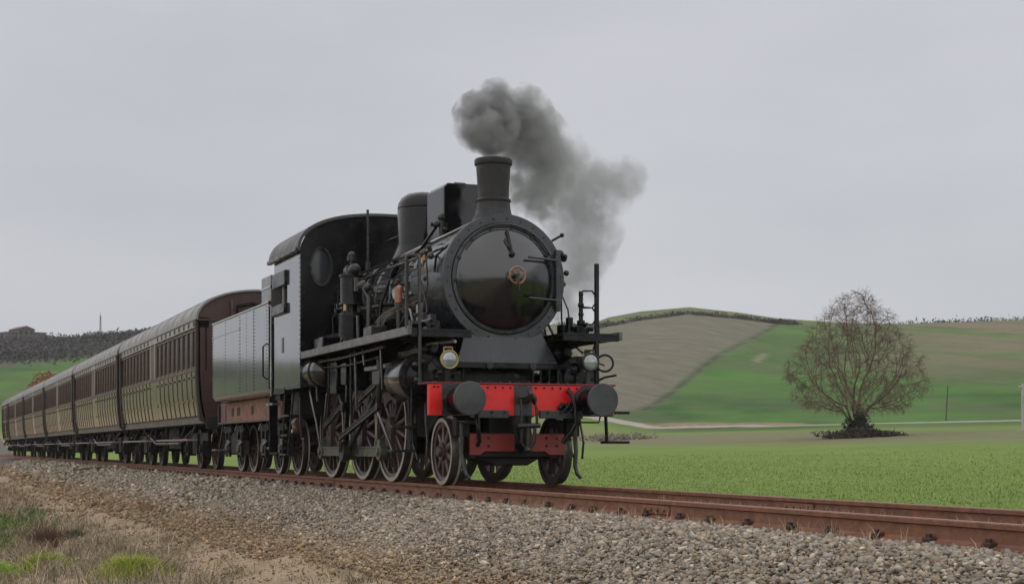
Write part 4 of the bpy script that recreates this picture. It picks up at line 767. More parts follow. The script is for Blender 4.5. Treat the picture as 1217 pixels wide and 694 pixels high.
# lower red cross member
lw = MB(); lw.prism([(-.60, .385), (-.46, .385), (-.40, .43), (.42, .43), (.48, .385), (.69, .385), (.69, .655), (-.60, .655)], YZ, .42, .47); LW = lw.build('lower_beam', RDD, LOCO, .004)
for y in (-.50, -.46 + .9, .58, -.35): 
    for z in (.50, .60): MB().cyl((.47, y, z), (.482, y, z), .016, n=6).build('bolt', KM, LW)
MB().bb(.30, .42, -.58, .66, .36, .64).build('truck_bolster', UF, LOCO, .01)
MB().prism([(-.4, .36), (.45, .36), (.25, .25), (-.2, .25)], YZ, -.3, .3).build('truck_casting', UF, LOCO, .02)
for sg in (-1, 1):       # guard irons
    y = -.70 if sg < 0 else .80
    MB().tube([(.50, y + sg * .02, .82), (.52, y + sg * .02, .58), (.52, y + sg * .03, .42), (.60, y - .02, .26), (.66, y - .02, .15), (.70, y + .02, .09)], [.03, .03, .03, .03, .028, .024], 6).build('guard_iron', GR, LOCO, ang=60)
    MB().bb(.35, .5, y - .09, y + .09, .62, .86).build('guard_bracket', UF, LOCO, .01)
MB().tube([(.72, -.88, .80), (.74, -.62, .79), (.74, -.60, .76)], .016, 8).build('heater_pipe', GR, LOCO)
MB().tube([(BX + .04, -.62, .95), (BX + .10, -.63, .82), (BX + .11, -.62, .66), (BX + .08, -.60, .56), (BX + .05, -.62, .50)], .028, 8).build('brake_hose', KM, LOCO)
MB().tube([(BX + .04, .60, 1.20), (BX + .09, .63, 1.15), (BX + .13, .66, 1.0), (BX + .13, .68, .80), (BX + .11, .62, .68), (BX + .08, .54, .58), (BX + .07, .52, .53)], [.03, .03, .034, .034, .034, .03, .03], 10).build('brake_hose', KM, LOCO)
m = MB()
for k in range(6): m.sph((BX + .04, .50 + .03 * k, .98 + .04 * math.sin(k * 2.1)), .04, 8, 5)
m.build('hose_valve', KM, LOCO)
MB().tube([(.62, .40, .80), (.63, .75, .80), (.63, 1.10, .80), (.63, 1.12, .88)], .012, 6).build('steam_heat_pipe', KM, LOCO)
# front steps on both sides
for sg in (-1, 1):
    yb = sg * 1.2; x0 = .55 if sg > 0 else .05; z0, z1 = (.93, .55) if sg > 0 else (.74, .44)
    MB().bb(x0 - .10, x0 + .12, yb, yb + sg * .32, z0 - .02, z0 + .015).build('step_tread', KM, LOCO, .005)
    MB().bb(x0 - .10, x0 + .12, yb, yb + sg * .32, z1 - .02, z1 + .015).build('step_tread', KM, LOCO, .005)
    MB().tube([(x0, yb + sg * .02, 1.25 if sg < 0 else .94), (x0, yb + sg * .03, z0), (x0, yb + sg * .05, z1)], .022, 6).build('step_hanger', KM, LOCO)
# cab steps
for sg in (-1, 1):
    for x, xb in ((-5.95, -6.35), (-6.55, -6.75)): MB().bar((x, sg * 1.36, 1.42), (xb, sg * 1.36, .34), .025, .055, (1, 0, 0)).build('step_stringer', K, LOCO)
    for z, xo in ((1.0, -6.32), (.68, -6.40), (.36, -6.50)): MB().bb(xo - .25, xo + .22, sg * 1.22, sg * 1.42, z - .015, z + .015).build('step_tread', GR, LOCO, .004)
    MB().tube([(-5.75, sg * 1.30, 1.30), (-5.72, sg * 1.30, .9), (-5.70, sg * 1.28, .62), (-5.5, sg * 1.28, .62)], .02, 6).build('injector_pipe', GR, LOCO)
    m = MB(); m.cyl((-6.1, sg * 1.28, .88), (-5.85, sg * 1.28, .88), .09, n=14).sph((-5.97, sg * 1.28, .80), .10); m.build('injector', WR, LOCO)
    m = MB(); m.bb(-6.5, -5.9, sg * .8, sg * 1.28, 1.0, 1.40).build('injector_bracket', UF, LOCO, .02)
# lamps
def lamp(x, y, z, open_lens=False):
    m = MB(); m.lathe([(.06, -.19), (.085, -.17), (.09, -.05), (.108, -.01), (.112, .0)], (x, y, z), (1, 0, 0), 28); m.cyl((x - .11, y, z + .08), (x - .11, y, z + .155), .04, n=14); m.cyl((x - .09, y, z - .24), (x - .09, y, z - .06), .03, n=10); m.box((x - .09, y, 1.30), (.14, .10, .04))
    if not open_lens: m.box((x - .09, y, (z + 1.29) / 2 - .05), (.05, .07, z - 1.29))
    lp = m.build('lamp', GR if open_lens else KM, LOCO, ang=35)
    MB().torus((x + .002, y, z), (1, 0, 0), .108, .013, 30, 8).build('lamp_rim', BR if not open_lens else GR, lp)
    MB().lathe([(.10, .0), (.09, .012), (.06, .022), (.0005, .028)], (x, y, z), (1, 0, 0), 28).build('lamp_glass', GL, lp)
    MB().tube([(x - .05, y - .055, z + .10), (x - .05, y - .055, z + .152), (x - .05, y + .055, z + .152), (x - .05, y + .055, z + .10)], .012, 6).build('lamp_handle', BR if not open_lens else GR, lp)
    return lp
lamp(.76, -.965, 1.56); l2 = lamp(.76, .93, 1.565, True)
MB().torus((.74, 1.135, 1.555), (.8, -.35, 0), .105, .014, 30, 8).build('lamp_door', KM, l2)

# ================================================================== TENDER
TX = -7.4
TEN = thing('tender', 'black riveted tender with rusty frame coupled behind the locomotive cab', 'tender', (TX, 0, 0))
T0, T1 = 0.02, -5.25      # local front / rear of the tank
def rounded(w, z0, z1, r, n=5):
    p = [(-w, z1), (w, z1)]
    p += [(w - r + r * math.cos(a), z0 + r - r * math.sin(a)) for a in np.linspace(0, math.pi / 2, n)]
    p += [(-w + r - r * math.sin(a), z0 + r - r * math.cos(a)) for a in np.linspace(0, math.pi / 2, n)]
    return p
TB = MB().prism(rounded(1.44, 1.39, 2.60, .09), YZ, T1, T0).build('tank', KT, TEN, .01)
for sg in (-1, 1):
    pl_ = [(T0, -1.5), (-1.75, 0), (-3.5, 0), (T1, 0)]
    for k, (xa, xb) in enumerate(((T0, -1.2), (-1.21, -2.45), (-2.46, T1))):
        MB().bb(xb, xa, sg * 1.436, sg * 1.462 + sg * .003 * (k % 2), 1.47, 2.93).build('side_panel', KT, TB, .003)
    MB().tube([(T1, sg * 1.455, 2.945), (T0 + .06, sg * 1.455, 2.945)], .026, 8).build('top_bead', KT, TB)
    MB().bb(T1 + .01, -2.44, sg * 1.462, sg * 1.474, 2.66, 2.68).build('seam_strip', KT, TB)
    rv = MB()
    for x in (-.12, -1.16, -1.25, -1.85, -2.41, -2.50, -3.9, -5.2):
        for z in np.arange(1.52, 2.90, .062): rv.box((x, sg * 1.466, z), (.018, .012, .018))
    stuff(rv.build('rivet_row', KT, TB))
    MB().tube([(-.10, sg * 1.47, 1.65), (-.10, sg * 1.53, 1.70), (-.10, sg * 1.53, 2.20), (-.10, sg * 1.47, 2.25)], .016, 6).build('handrail', KM, TEN)
    MB().tube([(.06, sg * 1.42, 1.35), (.06, sg * 1.42, 2.85), (-.02, sg * 1.44, 2.94)], .018, 6).build('handrail', STL, TEN)
MB().bb(T1, T1 + .03, -1.43, 1.43, 2.59, 2.92).build('rear_coal_plate', KT, TB); MB().bb(T0 - .6, T0 - .57, -1.43, 1.43, 2.59, 2.95).build('front_coal_plate', KT, TB)
for sg in (-1, 1): MB().bb(-.75, .0, sg * 1.42, sg * .85, 2.605, 3.42).build('tool_locker', CT if sg < -5 else mat('locker_grey%d' % (sg > 0), (.12, .12, .122), .25, ior=1.7, var=.25, dust=.4), TB, .012)
MB().bb(-.77, .02, -1.43, -.84, 3.20, 3.245).build('locker_band', KT, TB, .004)
g = []
nx, ny = 40, 22; xs_ = np.linspace(T1 + .05, -.8, nx); ys_ = np.linspace(-1.4, 1.4, ny); XX, YY = np.meshgrid(xs_, ys_, indexing='ij')
ZZ = 2.55 + .38 * np.sin((XX - T1) / 4.5 * math.pi) ** .6 * np.cos(YY / 1.5 * 1.3) ** .7 + RNG.uniform(-.05, .07, XX.shape); ii = np.arange(nx * ny).reshape(nx, ny)
co = mesh_np('coal_load', np.c_[XX.ravel(), YY.ravel(), ZZ.ravel()], np.stack([ii[:-1, :-1], ii[1:, :-1], ii[1:, 1:], ii[:-1, 1:]], -1).reshape(-1, 4), COAL, parent=TEN); stuff(co)
# frame
for sg in (-1, 1):
    fr_ = MB().bb(-5.75, -.05, sg * 1.20, sg * 1.16, .97, 1.38).build('frame_plate', RUSTF, TEN, .006)
    MB().bb(-5.75, -.02, sg * 1.26, sg * 1.165, .955, .99).build('frame_flange', WR, fr_, .004)
    for x, s2 in ((-4.5, .1), (-3.9, .13), (-2.6, .10), (-.7, .1)): MB().bb(x - s2, x + s2, sg * 1.202, sg * 1.208, 1.10, 1.26).build('frame_hole', UF, fr_)
    MB().bb(-5.74, -5.2, sg * 1.202, sg * 1.212, .99, 1.36).build('frame_end_plate', mat('maroon_patch%d' % (sg > 0), (.10, .012, .018), .5, var=.3, dust=.4), fr_, .003)
MB().bb(-5.85, -5.75, -1.25, 1.25, .92, 1.34).build('rear_beam', UF, TEN, .008); MB().bb(-5.7, -.1, -1.15, 1.15, 1.1, 1.385).build('underframe', UF, TEN)
bw = wheel('wheel', .47, 10, .13, .10, tyre_thk=.055, spoke_w=.05, parent=TEN); bw.location = (-.63, -.75, .47)
AXT = (-.63, -2.11, -4.38, -5.73 + .12)
for k, x in enumerate(AXT):
    if k: tree_copy(bw, TEN, (x, -.75, .47))
    tree_copy(bw, TEN, (x, .75, .47), (0, 0, math.pi)); MB().cyl((x, -.70, .47), (x, .70, .47), .07, n=14).build('axle', UF, TEN)
for a, b_ in ((AXT[0], AXT[1]), (AXT[2], AXT[3])):
    for sg in (-1, 1):
        m = MB(); m.bb(b_ - .2, a + .2, sg * .98, sg * 1.05, .66, .80); m.bar((a, sg * 1.0, .66), ((a + b_) / 2 + .3, sg * 1.0, .40), .05, .08).bar((b_, sg * 1.0, .66), ((a + b_) / 2 - .3, sg * 1.0, .40), .05, .08); m.bb((a + b_) / 2 - .32, (a + b_) / 2 + .32, sg * .95, sg * 1.08, .36, .72); bf = m.build('bogie_frame', UF, TEN, .012)
        for x in (a, b_):
            m = MB(); m.bb(x - .13, x + .13, sg * .92, sg * 1.10, .34, .64).cyl((x, sg * 1.05, .47), (x, sg * 1.14, .47), .09, n=14); m.build('axle_box', mat('axle_box_grey', (.05, .047, .044), .5, var=.4, dust=.5) if 'axle_box_grey' not in MATS else MATS['axle_box_grey'], bf, .012)
            MB().bb(x - .20, x - .15, sg * 1.05, sg * 1.10, .30, .92).bb(x + .15, x + .20, sg * 1.05, sg * 1.10, .30, .92).build('horn_guide', GR, bf, .006)
            m = MB()
            for q in range(5): m.box((x, sg * 1.06, .80 + .026 * q), (.75 - .11 * q, .07, .022))
            m.build('leaf_spring', UF, bf)
            MB().bar((x - .42, sg * 1.09, .82), (x - .18, sg * 1.09, .93), .035, .035).bar((x + .42, sg * 1.09, .82), (x + .30, sg * 1.09, .94), .035, .035).build('spring_hanger', STL, bf)
            MB().bar((x - .1, sg * 1.11, .50), (x + .34, sg * 1.11, .60), .03, .04).build('brake_rod', STL, bf)
for y in (-.875, .875):
    m = MB(); m.lathe([(.15, 0), (.15, .03), (.11, .05), (.10, .3), (.20, .46), (.205, .48), (.0005, .50)], (-5.85, y, 1.06), (-1, 0, 0), 28); m.build('buffer', KM, TEN)
for sg in (-1, 1):
    MB().bar((-5.2, sg * 1.25, .97), (-5.65, sg * 1.25, .45), .03, .04).build('step_hanger', GR, TEN); MB().bb(-5.8, -5.35, sg * 1.15, sg * 1.38, .42, .45).build('step_tread', STL, TEN)
    MB().bb(-.5, -.05, sg * 1.15, sg * 1.38, .46, .49).build('step_tread', STL, TEN); MB().bar((-.15, sg * 1.28, 1.35), (-.22, sg * 1.28, .48), .03, .05, (1, 0, 0)).build('step_hanger', KM, TEN)
    MB().bb(-.3, .22, sg * 1.30, sg * 1.44, 1.20, 1.24).build('step_tread', STL, TEN); MB().bb(-.05, .0, sg * 1.30, sg * 1.44, .4, 1.39).build('step_plate', K, TEN)
MB().bb(.0, .42, -1.35, 1.35, 1.28, 1.36).build('fall_plate', UF, TEN)

# ================================================================== COACHES
CLEN = 13.0; PITCH = 13.58; CX0 = -14.42
def coach_profile():
    # tumblehome body: y as a function of z
    return [(1.30, 1.02), (1.37, 1.18), (1.43, 1.55), (1.455, 2.05), (1.455, 3.20)]
def yside(z): q = coach_profile(); return float(np.interp(z, [b for a, b in q], [a for a, b in q]))
def make_coach(near_detail=True):
    root = thing('railway_coach', '', 'coach', (CX0, 0, 0), 0, 'brown coaches of the train')
    L_ = CLEN; z0, z1 = 1.16, 3.22
    # structure shell: side wall below and above the window band, both sides
    for sg in (-1, 1):
        m = MB(); zs = [1.04, 1.18, 1.40, 1.60, 1.85, 2.13]
        vs = [(-x, sg * (yside(z) - .035), z) for x in (0, L_) for z in zs]; k = len(zs); m.add(vs, [(i, i + 1, k + i + 1, k + i) for i in range(k - 1)])
        m.bb(-L_, 0, sg * 1.43, sg * 1.22, 3.03, 3.24); wl = m.build('wall', CB, root, ang=30)
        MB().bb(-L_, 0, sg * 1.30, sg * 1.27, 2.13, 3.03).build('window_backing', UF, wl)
        MB().bb(-L_ + .01, -.01, sg * 1.468, sg * 1.40, 2.115, 2.165).build('waist_rail', CB, wl, .006)
        MB().bb(-L_ + .01, -.01, sg * 1.472, sg * 1.43, 3.045, 3.215).build('cantrail', CT, wl, .006)
        MB().bb(-L_ + .02, -.02, sg * 1.34, sg * 1.24, 1.0, 1.155).build('solebar', mat('solebar_grime%d' % (sg > 0), (.10, .085, .066), .7, var=.4, vs=3, stretch=(.6, 1, 3), dust=.7, dcol=(.06, .05, .04)), root, .006)
    for x in (-.10, -L_ + .10):
        for sg in (-1, 1): MB().prism([(sg * 1.40, 1.05), (sg * 1.43, 1.2), (sg * 1.475, 1.6), (sg * 1.495, 2.05), (sg * 1.495, 3.2), (sg * 1.40, 3.2), (sg * 1.40, 2.05), (sg * 1.36, 1.5), (sg * 1.28, 1.05)], YZ, x - .10, x + .10).build('corner_post', GAP, root, .01)  # end posts, darkened and widened to imitate the shaded gaps between coaches
    # ends
    pe = [(-yside(z), z) for z in (1.04, 1.18, 1.55, 2.05, 3.2)]; top = arch(1.455, 3.2, .64, 24, 2.2)[::-1]
    prof = pe + top[1:-1] + [(-a, b) for a, b in pe[::-1]]
    for x0, x1 in ((0, -.07), (-L_ + .07, -L_)):
        e_ = MB().prism(prof, YZ, x0, x1).build('end_wall', CE, root, .012, 30)
        rv = MB(); xf = x0 + .004 if x0 == 0 else x1 - .004
        for y in (-1.36, -1.22, -.95, -.5, 0, .5, .95, 1.22, 1.36):
            for z in np.arange(1.2, 3.15, .13): rv.box((xf, y * min(1, yside(z) / 1.455), z), (.018, .026, .026))
        stuff(rv.build('rivet_row', CE, e_))
        MB().tube([(xf + (.06 if x0 == 0 else -.06), -.75, 3.62), (xf + (.10 if x0 == 0 else -.10), -.75, 3.5), (xf + (.06 if x0 == 0 else -.06), -.72, 2.2), (xf + (.06 if x0 == 0 else -.06), -.72, 1.3)], .03, 6).build('end_pipe', CE, e_)
        if x0 == 0: MB().tube([(.05, -.62, 3.3), (.05, -.62, 3.5), (.05, -.3, 3.56), (.05, .05, 3.5), (.05, .05, 3.3)], .03, 6).build('end_grab_rail', KM, e_)
        MB().bb(x0 + .015, x1 - .015, -1.46, 1.46, 3.17, 3.21).build('end_moulding', CE, e_, .005)
    # roof
    A = arch(1.50, 3.20, .67, 30, 2.2); A2 = arch(1.46, 3.19, .64, 30, 2.2); n = len(A)
    m = MB(); vs = [(x, y, z) for x in (.05, -L_ - .05) for P_ in (A, A2) for y, z in P_]; fs = []
    for i in range(n - 1): fs += [(i, i + 1, n + i + 1, n + i), (2 * n + i + 1, 2 * n + i, 3 * n + i, 3 * n + i + 1), (i + 1, i, 2 * n + i, 2 * n + i + 1), (n + i, n + i + 1, 3 * n + i + 1, 3 * n + i)]
    fs += [(0, n, 3 * n, 2 * n), (n - 1, 3 * n - 1, 4 * n - 1, 2 * n - 1)]; m.add(vs, fs); rf = m.build('roof', CR, root, ang=30)
    for x in (-2.6, -6.6, -10.6):
        m = MB(); m.lathe([(.30, -.04), (.30, .02), (.22, .08), (.10, .12), (.0005, .125)], (x, 0, 3.85), (0, 0, 1), 20); m.build('roof_vent', CR, rf)
    for x in np.arange(-.6, -L_, -1.3): MB().tube([(x, y, z + .004) for y, z in A[1:-1]], .012, 4).build('roof_seam', CR, rf)
    # bays: window above, door panel below
    bays = [-.42 - .655 * i for i in range(9)] + [-L_ + .42 + .655 * i for i in range(9)][::-1]
    wf = None
    for sg in (-1, 1):
        for bi, x in enumerate(bays):
            if sg > 0 and bi % 1: continue
            if wf is None:
                m = MB(); hw, a0, a1 = .262, 2.185, 3.02
                m.bb(-hw - .03, -hw + .012, -.03, .03, a0 - .02, a1).bb(hw - .012, hw + .03, -.03, .03, a0 - .02, a1).bb(-hw + .012, hw - .012, -.03, .03, a1 - .045, a1).bb(-hw + .012, hw - .012, -.03, .03, a0 - .02, a0 + .03)
                wf = m.build('window', CB, root, .006); wf.location = (x, -1.425, 0)
                MB().bb(-hw, hw, .0, .008, a0 + .01, a1 - .02).build('pane', CPN, wf)
                m = MB(); m.bb(-.11, .11, -.055, -.03, 3.075, 3.185).cyl((0, -.062, 3.13), (0, -.05, 3.13), .04, n=12); m.build('ventilator', CB, wf, .01)
                zs = [1.17, 1.40, 1.60, 1.85, 2.11]; k = len(zs); vs = []
                for dx in (-.308, .308):
                    for z in zs: vs.append((dx, -(yside(z) + .012) + 1.425, z))
                for dx in (-.308, .308):
                    for z in zs: vs.append((dx, -(yside(z) - .03) + 1.425, z))
                fs = [(i, i + 1, k + i + 1, k + i) for i in range(k - 1)] + [(2 * k + i + 1, 2 * k + i, 3 * k + i, 3 * k + i + 1) for i in range(k - 1)] + [(i + 1, i, 2 * k + i, 2 * k + i + 1) for i in range(k - 1)] + [(k + i, k + i + 1, 3 * k + i + 1, 3 * k + i) for i in range(k - 1)] + [(k - 1, 2 * k - 1, 4 * k - 1, 3 * k - 1), (0, 2 * k, 3 * k, k)]
                df = MB().add(vs, fs).build('door', CP, root, .004, 25); df.location = (x, -1.425, 0)
                m = MB(); m.cyl((.20, -.045, 1.98), (.20, -.085, 1.98), .018, n=8).bar((.20, -.085, 1.98), (.09, -.085, 1.985), .018, .022); m.build('handle', GR, df)
                for z in (1.50, 1.98): MB().bb(-.30, -.21, -(yside(z) + .02) + 1.425 - .006, -(yside(z)) + 1.425, z - .022, z + .022).build('hinge', RUSTF, df)
                bt_ = MB(); vs = []
                for z in (1.17, 1.40, 1.60, 1.85, 2.11): bt_.v += [(.3275 - .022, -(yside(z) + .006) + 1.425, z), (.3275 - .012, -(yside(z) + .024) + 1.425, z), (.3275 + .012, -(yside(z) + .024) + 1.425, z), (.3275 + .022, -(yside(z) + .006) + 1.425, z)]
                bt_.f = [(k_ * 4 + i, k_ * 4 + i + 1, k_ * 4 + i + 5, k_ * 4 + i + 4) for k_ in range(4) for i in range(3)]
                bt_.build('seam_shade', GAP, df, ang=25)  # raised dark strip painted in place of the shaded seam between doors
                continue
            for src in (wf, df):
                tree_copy(src, root, (x, sg * 1.425, 0), (0, 0, 0 if sg < 0 else math.pi))
    xa, xb = bays[8] - .33, bays[9] + .33
    for sg in (-1, 1):
        for xc, ww in (((xa * .5 + xb * .5), abs(xa - xb) - .02),):
            m = MB(); m.bb(xc - ww / 2, xc + ww / 2, sg * 1.462, sg * 1.42, 2.17, 3.03); m.build('centre_panel', CB, root, .006)
            for s3 in (-1, 1): MB().bb(xc + s3 * ww * .33 - .05, xc + s3 * ww * .33 + .05, sg * 1.475, sg * 1.455, 2.17, 3.04).build('light_strip', CT, root, .004)
            m = MB()
            vs = [(xc + dx, sg * (yside(z) + .012), z) for dx in (-ww / 2, ww / 2) for z in (1.17, 1.40, 1.60, 1.85, 2.11)]; m.add(vs, [(i, i + 1, 5 + i + 1, 5 + i) for i in range(4)]); m.build('lower_panel', CP, root)
    # underframe
    MB().bb(-L_ + .05, -.05, -1.2, 1.2, .98, 1.10).build('floor_frame', UF, root)
    for x, s in ((0, 1), (-L_, -1)):
        MB().bb(x - .06 * s, x + .02 * s, -1.28, 1.28, .88, 1.16).build('headstock', UF, root, .008)
        for y in (-.875, .875):
            m = MB(); m.lathe([(.14, 0), (.14, .03), (.10, .05), (.09, .22), (.18, .27), (.185, .29), (.0005, .30)] if s > 0 else [(.14, 0), (.14, .02), (.10, .03), (.09, .05), (.18, .07), (.0005, .09)], (x + .02 * s, y, 1.06), (s, 0, 0), 22); m.build('buffer', KM, root)
    for sg in (-1, 1):
        MB().tube([(-2.2, sg * 1.1, .98), (-4.6, sg * 1.1, .58), (-L_ + 4.6, sg * 1.1, .58), (-L_ + 2.2, sg * 1.1, .98)], .035, 6).build('truss_rod', GR, root)
        for x in (-4.6, -6.6, -L_ + 4.6): MB().bar((x, sg * 1.1, 1.0), (x, sg * 1.1, .58), .06, .06, (1, 0, 0)).build('truss_post', UF, root)
        for x0, x1 in ((-.95, -5.6), (-L_ + 5.6, -L_ + .95)):
            MB().bb(x1, x0, sg * 1.30, sg * 1.52, .635, .672).build('step_board', WDB, root, .004)
            for x in np.linspace(x0 - .3, x1 + .3, 4): MB().bar((x, sg * 1.28, 1.0), (x, sg * 1.42, .65), .03, .03, (1, 0, 0)).build('step_bracket', UF, root)
    m = MB(); m.bb(-7.6, -5.7, -.9, -.35, .45, .98).bb(-7.4, -6.0, .3, .95, .5, .98); m.build('battery_box', UF, root, .02)
    cw = None
    for bc in (-2.5, -L_ + 2.5):
        for sg in (-1, 1):
            m = MB(); m.bb(bc - 1.35, bc + 1.35, sg * .96, sg * 1.04, .62, .82).bb(bc - .3, bc + .3, sg * .92, sg * 1.1, .34, .80); bf = m.build('bogie_frame', UF, root, .012)
            for x in (bc - .98, bc + .98):
                m = MB(); m.bb(x - .14, x + .14, sg * .92, sg * 1.12, .30, .64).cyl((x, sg * 1.08, .46), (x, sg * 1.16, .46), .09, n=12); m.build('axle_box', UF, bf, .012)
                if cw is None:
                    cw = wheel('wheel', .46, 8, .13, .10, tyre_thk=.055, spoke_w=.06, parent=root, tyre_face=TD); cw.location = (x, -.75, .46)
                else: tree_copy(cw, root, (x, sg * .75, .46), (0, 0, 0 if sg < 0 else math.pi))
        for x in (bc - .98, bc + .98): MB().cyl((x, -.7, .46), (x, .7, .46), .07, n=12).build('axle', UF, root)
    return root
C0 = make_coach()
LBL = ['weathered brown wooden coach coupled directly to the tender', 'second brown coach counting back from the tender', 'third brown coach counting back from the tender', 'fourth brown coach counting back from the tender', 'fifth brown coach counting back from the tender', 'short brown van at the very tail of the train']
C0['label'] = LBL[0]
for i in range(1, 6):
    c_ = tree_copy(C0, None, (CX0 - PITCH * i, 0, 0)); c_['label'] = LBL[i]
    if i == 5: c_.scale = (.49, 1, 1)

# ================================================================== TREES AND BACKGROUND
def grow(seed, H, spread, stems, up=.75, droop=.35, levels=5, r0=.16, kids=(5, 6, 5, 4, 4), fork=.15):
    rnd = random.Random(seed); trunk, twigs = [], []
    def br(p, d, ln, r, lev):
        n = 5 if lev < 2 else 4 if lev < 4 else 3; pts = [p.copy()]; rad = [r]; dd = d.copy()
        for i in range(n):
            w_ = .16 + .05 * lev
            dd = (dd + Vector((rnd.gauss(0, w_), rnd.gauss(0, w_), rnd.gauss(0, w_) + (.10 if lev < 2 else -.03)))).normalized()
            out_ = Vector((pts[-1].x, pts[-1].y, 0)); rr_ = out_.length / spread
            if lev >= 1 and rr_ > .62: dd = (dd + Vector((0, 0, -droop * (rr_ - .5)))).normalized()
            pts.append(pts[-1] + dd * ln / n); rad.append(r * (1 - .72 * (i + 1) / n))
        (trunk if lev < 2 else twigs).append((pts, rad, 6 if lev == 0 else 5 if lev == 1 else 3))
        if lev >= levels - 1: return
        for k in range(kids[lev]):
            t = rnd.uniform(.28 if lev else .30, 1.0); j = min(int(t * n), n - 1); q = pts[j].lerp(pts[j + 1], t * n - j)
            ax = (pts[j + 1] - pts[j]).normalized(); s_ = Vector((rnd.gauss(0, 1), rnd.gauss(0, 1), rnd.gauss(0, 1) * .8)); s_ = (s_ - ax * s_.dot(ax)).normalized()
            nd = (ax * (1 - fork) * rnd.uniform(.5, 1.0) + s_ * rnd.uniform(.5, .95)).normalized(); nd = (nd + Vector((nd.x, nd.y, 0)) * .12 + Vector((0, 0, .7 if q.z > .5 * H else .2))).normalized()
            br(q, nd, ln * rnd.uniform(.38, .60), max(rad[j] * .55, .004), lev + 1)
    for s in range(stems):
        a = 2.4 * s + rnd.uniform(-.3, .3); o = (s / max(stems - 1, 1)) ** 1.3 * spread / H * 1.5
        br(Vector((math.cos(a) * .16, math.sin(a) * .16, 0)), Vector((math.cos(a) * o, math.sin(a) * o, 1)).normalized(), H * (.74 - .24 * s / stems) * rnd.uniform(.92, 1.05), r0 * rnd.uniform(.65, 1), 0)
    return trunk, twigs
def branches(name, lst, m, parent, rs=1., minr=0.):
    V = []; F = []; o = 0
    for pts, rad, n in lst:
        pts_ = np.array([p[:] for p in pts]); d = pts_[-1] - pts_[0]; d /= np.linalg.norm(d) + 1e-9
        t = np.array((0, 0, 1.)) if abs(d[2]) < .9 else np.array((1., 0, 0)); u = np.cross(d, t); u /= np.linalg.norm(u); v = np.cross(d, u)
        an = 2 * np.pi * np.arange(n) / n; ring = np.cos(an)[:, None] * u + np.sin(an)[:, None] * v
        k = len(pts_); V.append((pts_[:, None] + ring[None] * np.maximum(np.array(rad) * rs, minr)[:, None, None]).reshape(-1, 3))
        for a in range(k - 1):
            for i in range(n): F.append((o + a * n + i, o + a * n + (i + 1) % n, o + (a + 1) * n + (i + 1) % n, o + (a + 1) * n + i))
        o += k * n
    return mesh_np(name, np.concatenate(V), np.array(F), m, parent=parent, smooth=True)
def bare_tree(loc, label, seed, H, spread, stems, mtrunk=BARK, mtwig=TWIG, minr=.012, **kw):
    t, tw = grow(seed, H, spread, stems, **kw); z = max(p.z for pts, _, _ in t + tw for p in pts); f = H / z;
    root = thing('bare_tree', label, 'tree', loc); root.scale = (1, 1, f)
    branches('trunk', t, mtrunk, root, minr=minr); stuff(branches('crown', tw, mtwig, root, minr=minr)); return root
tz = lambda x, y: float(terrain(x, y))
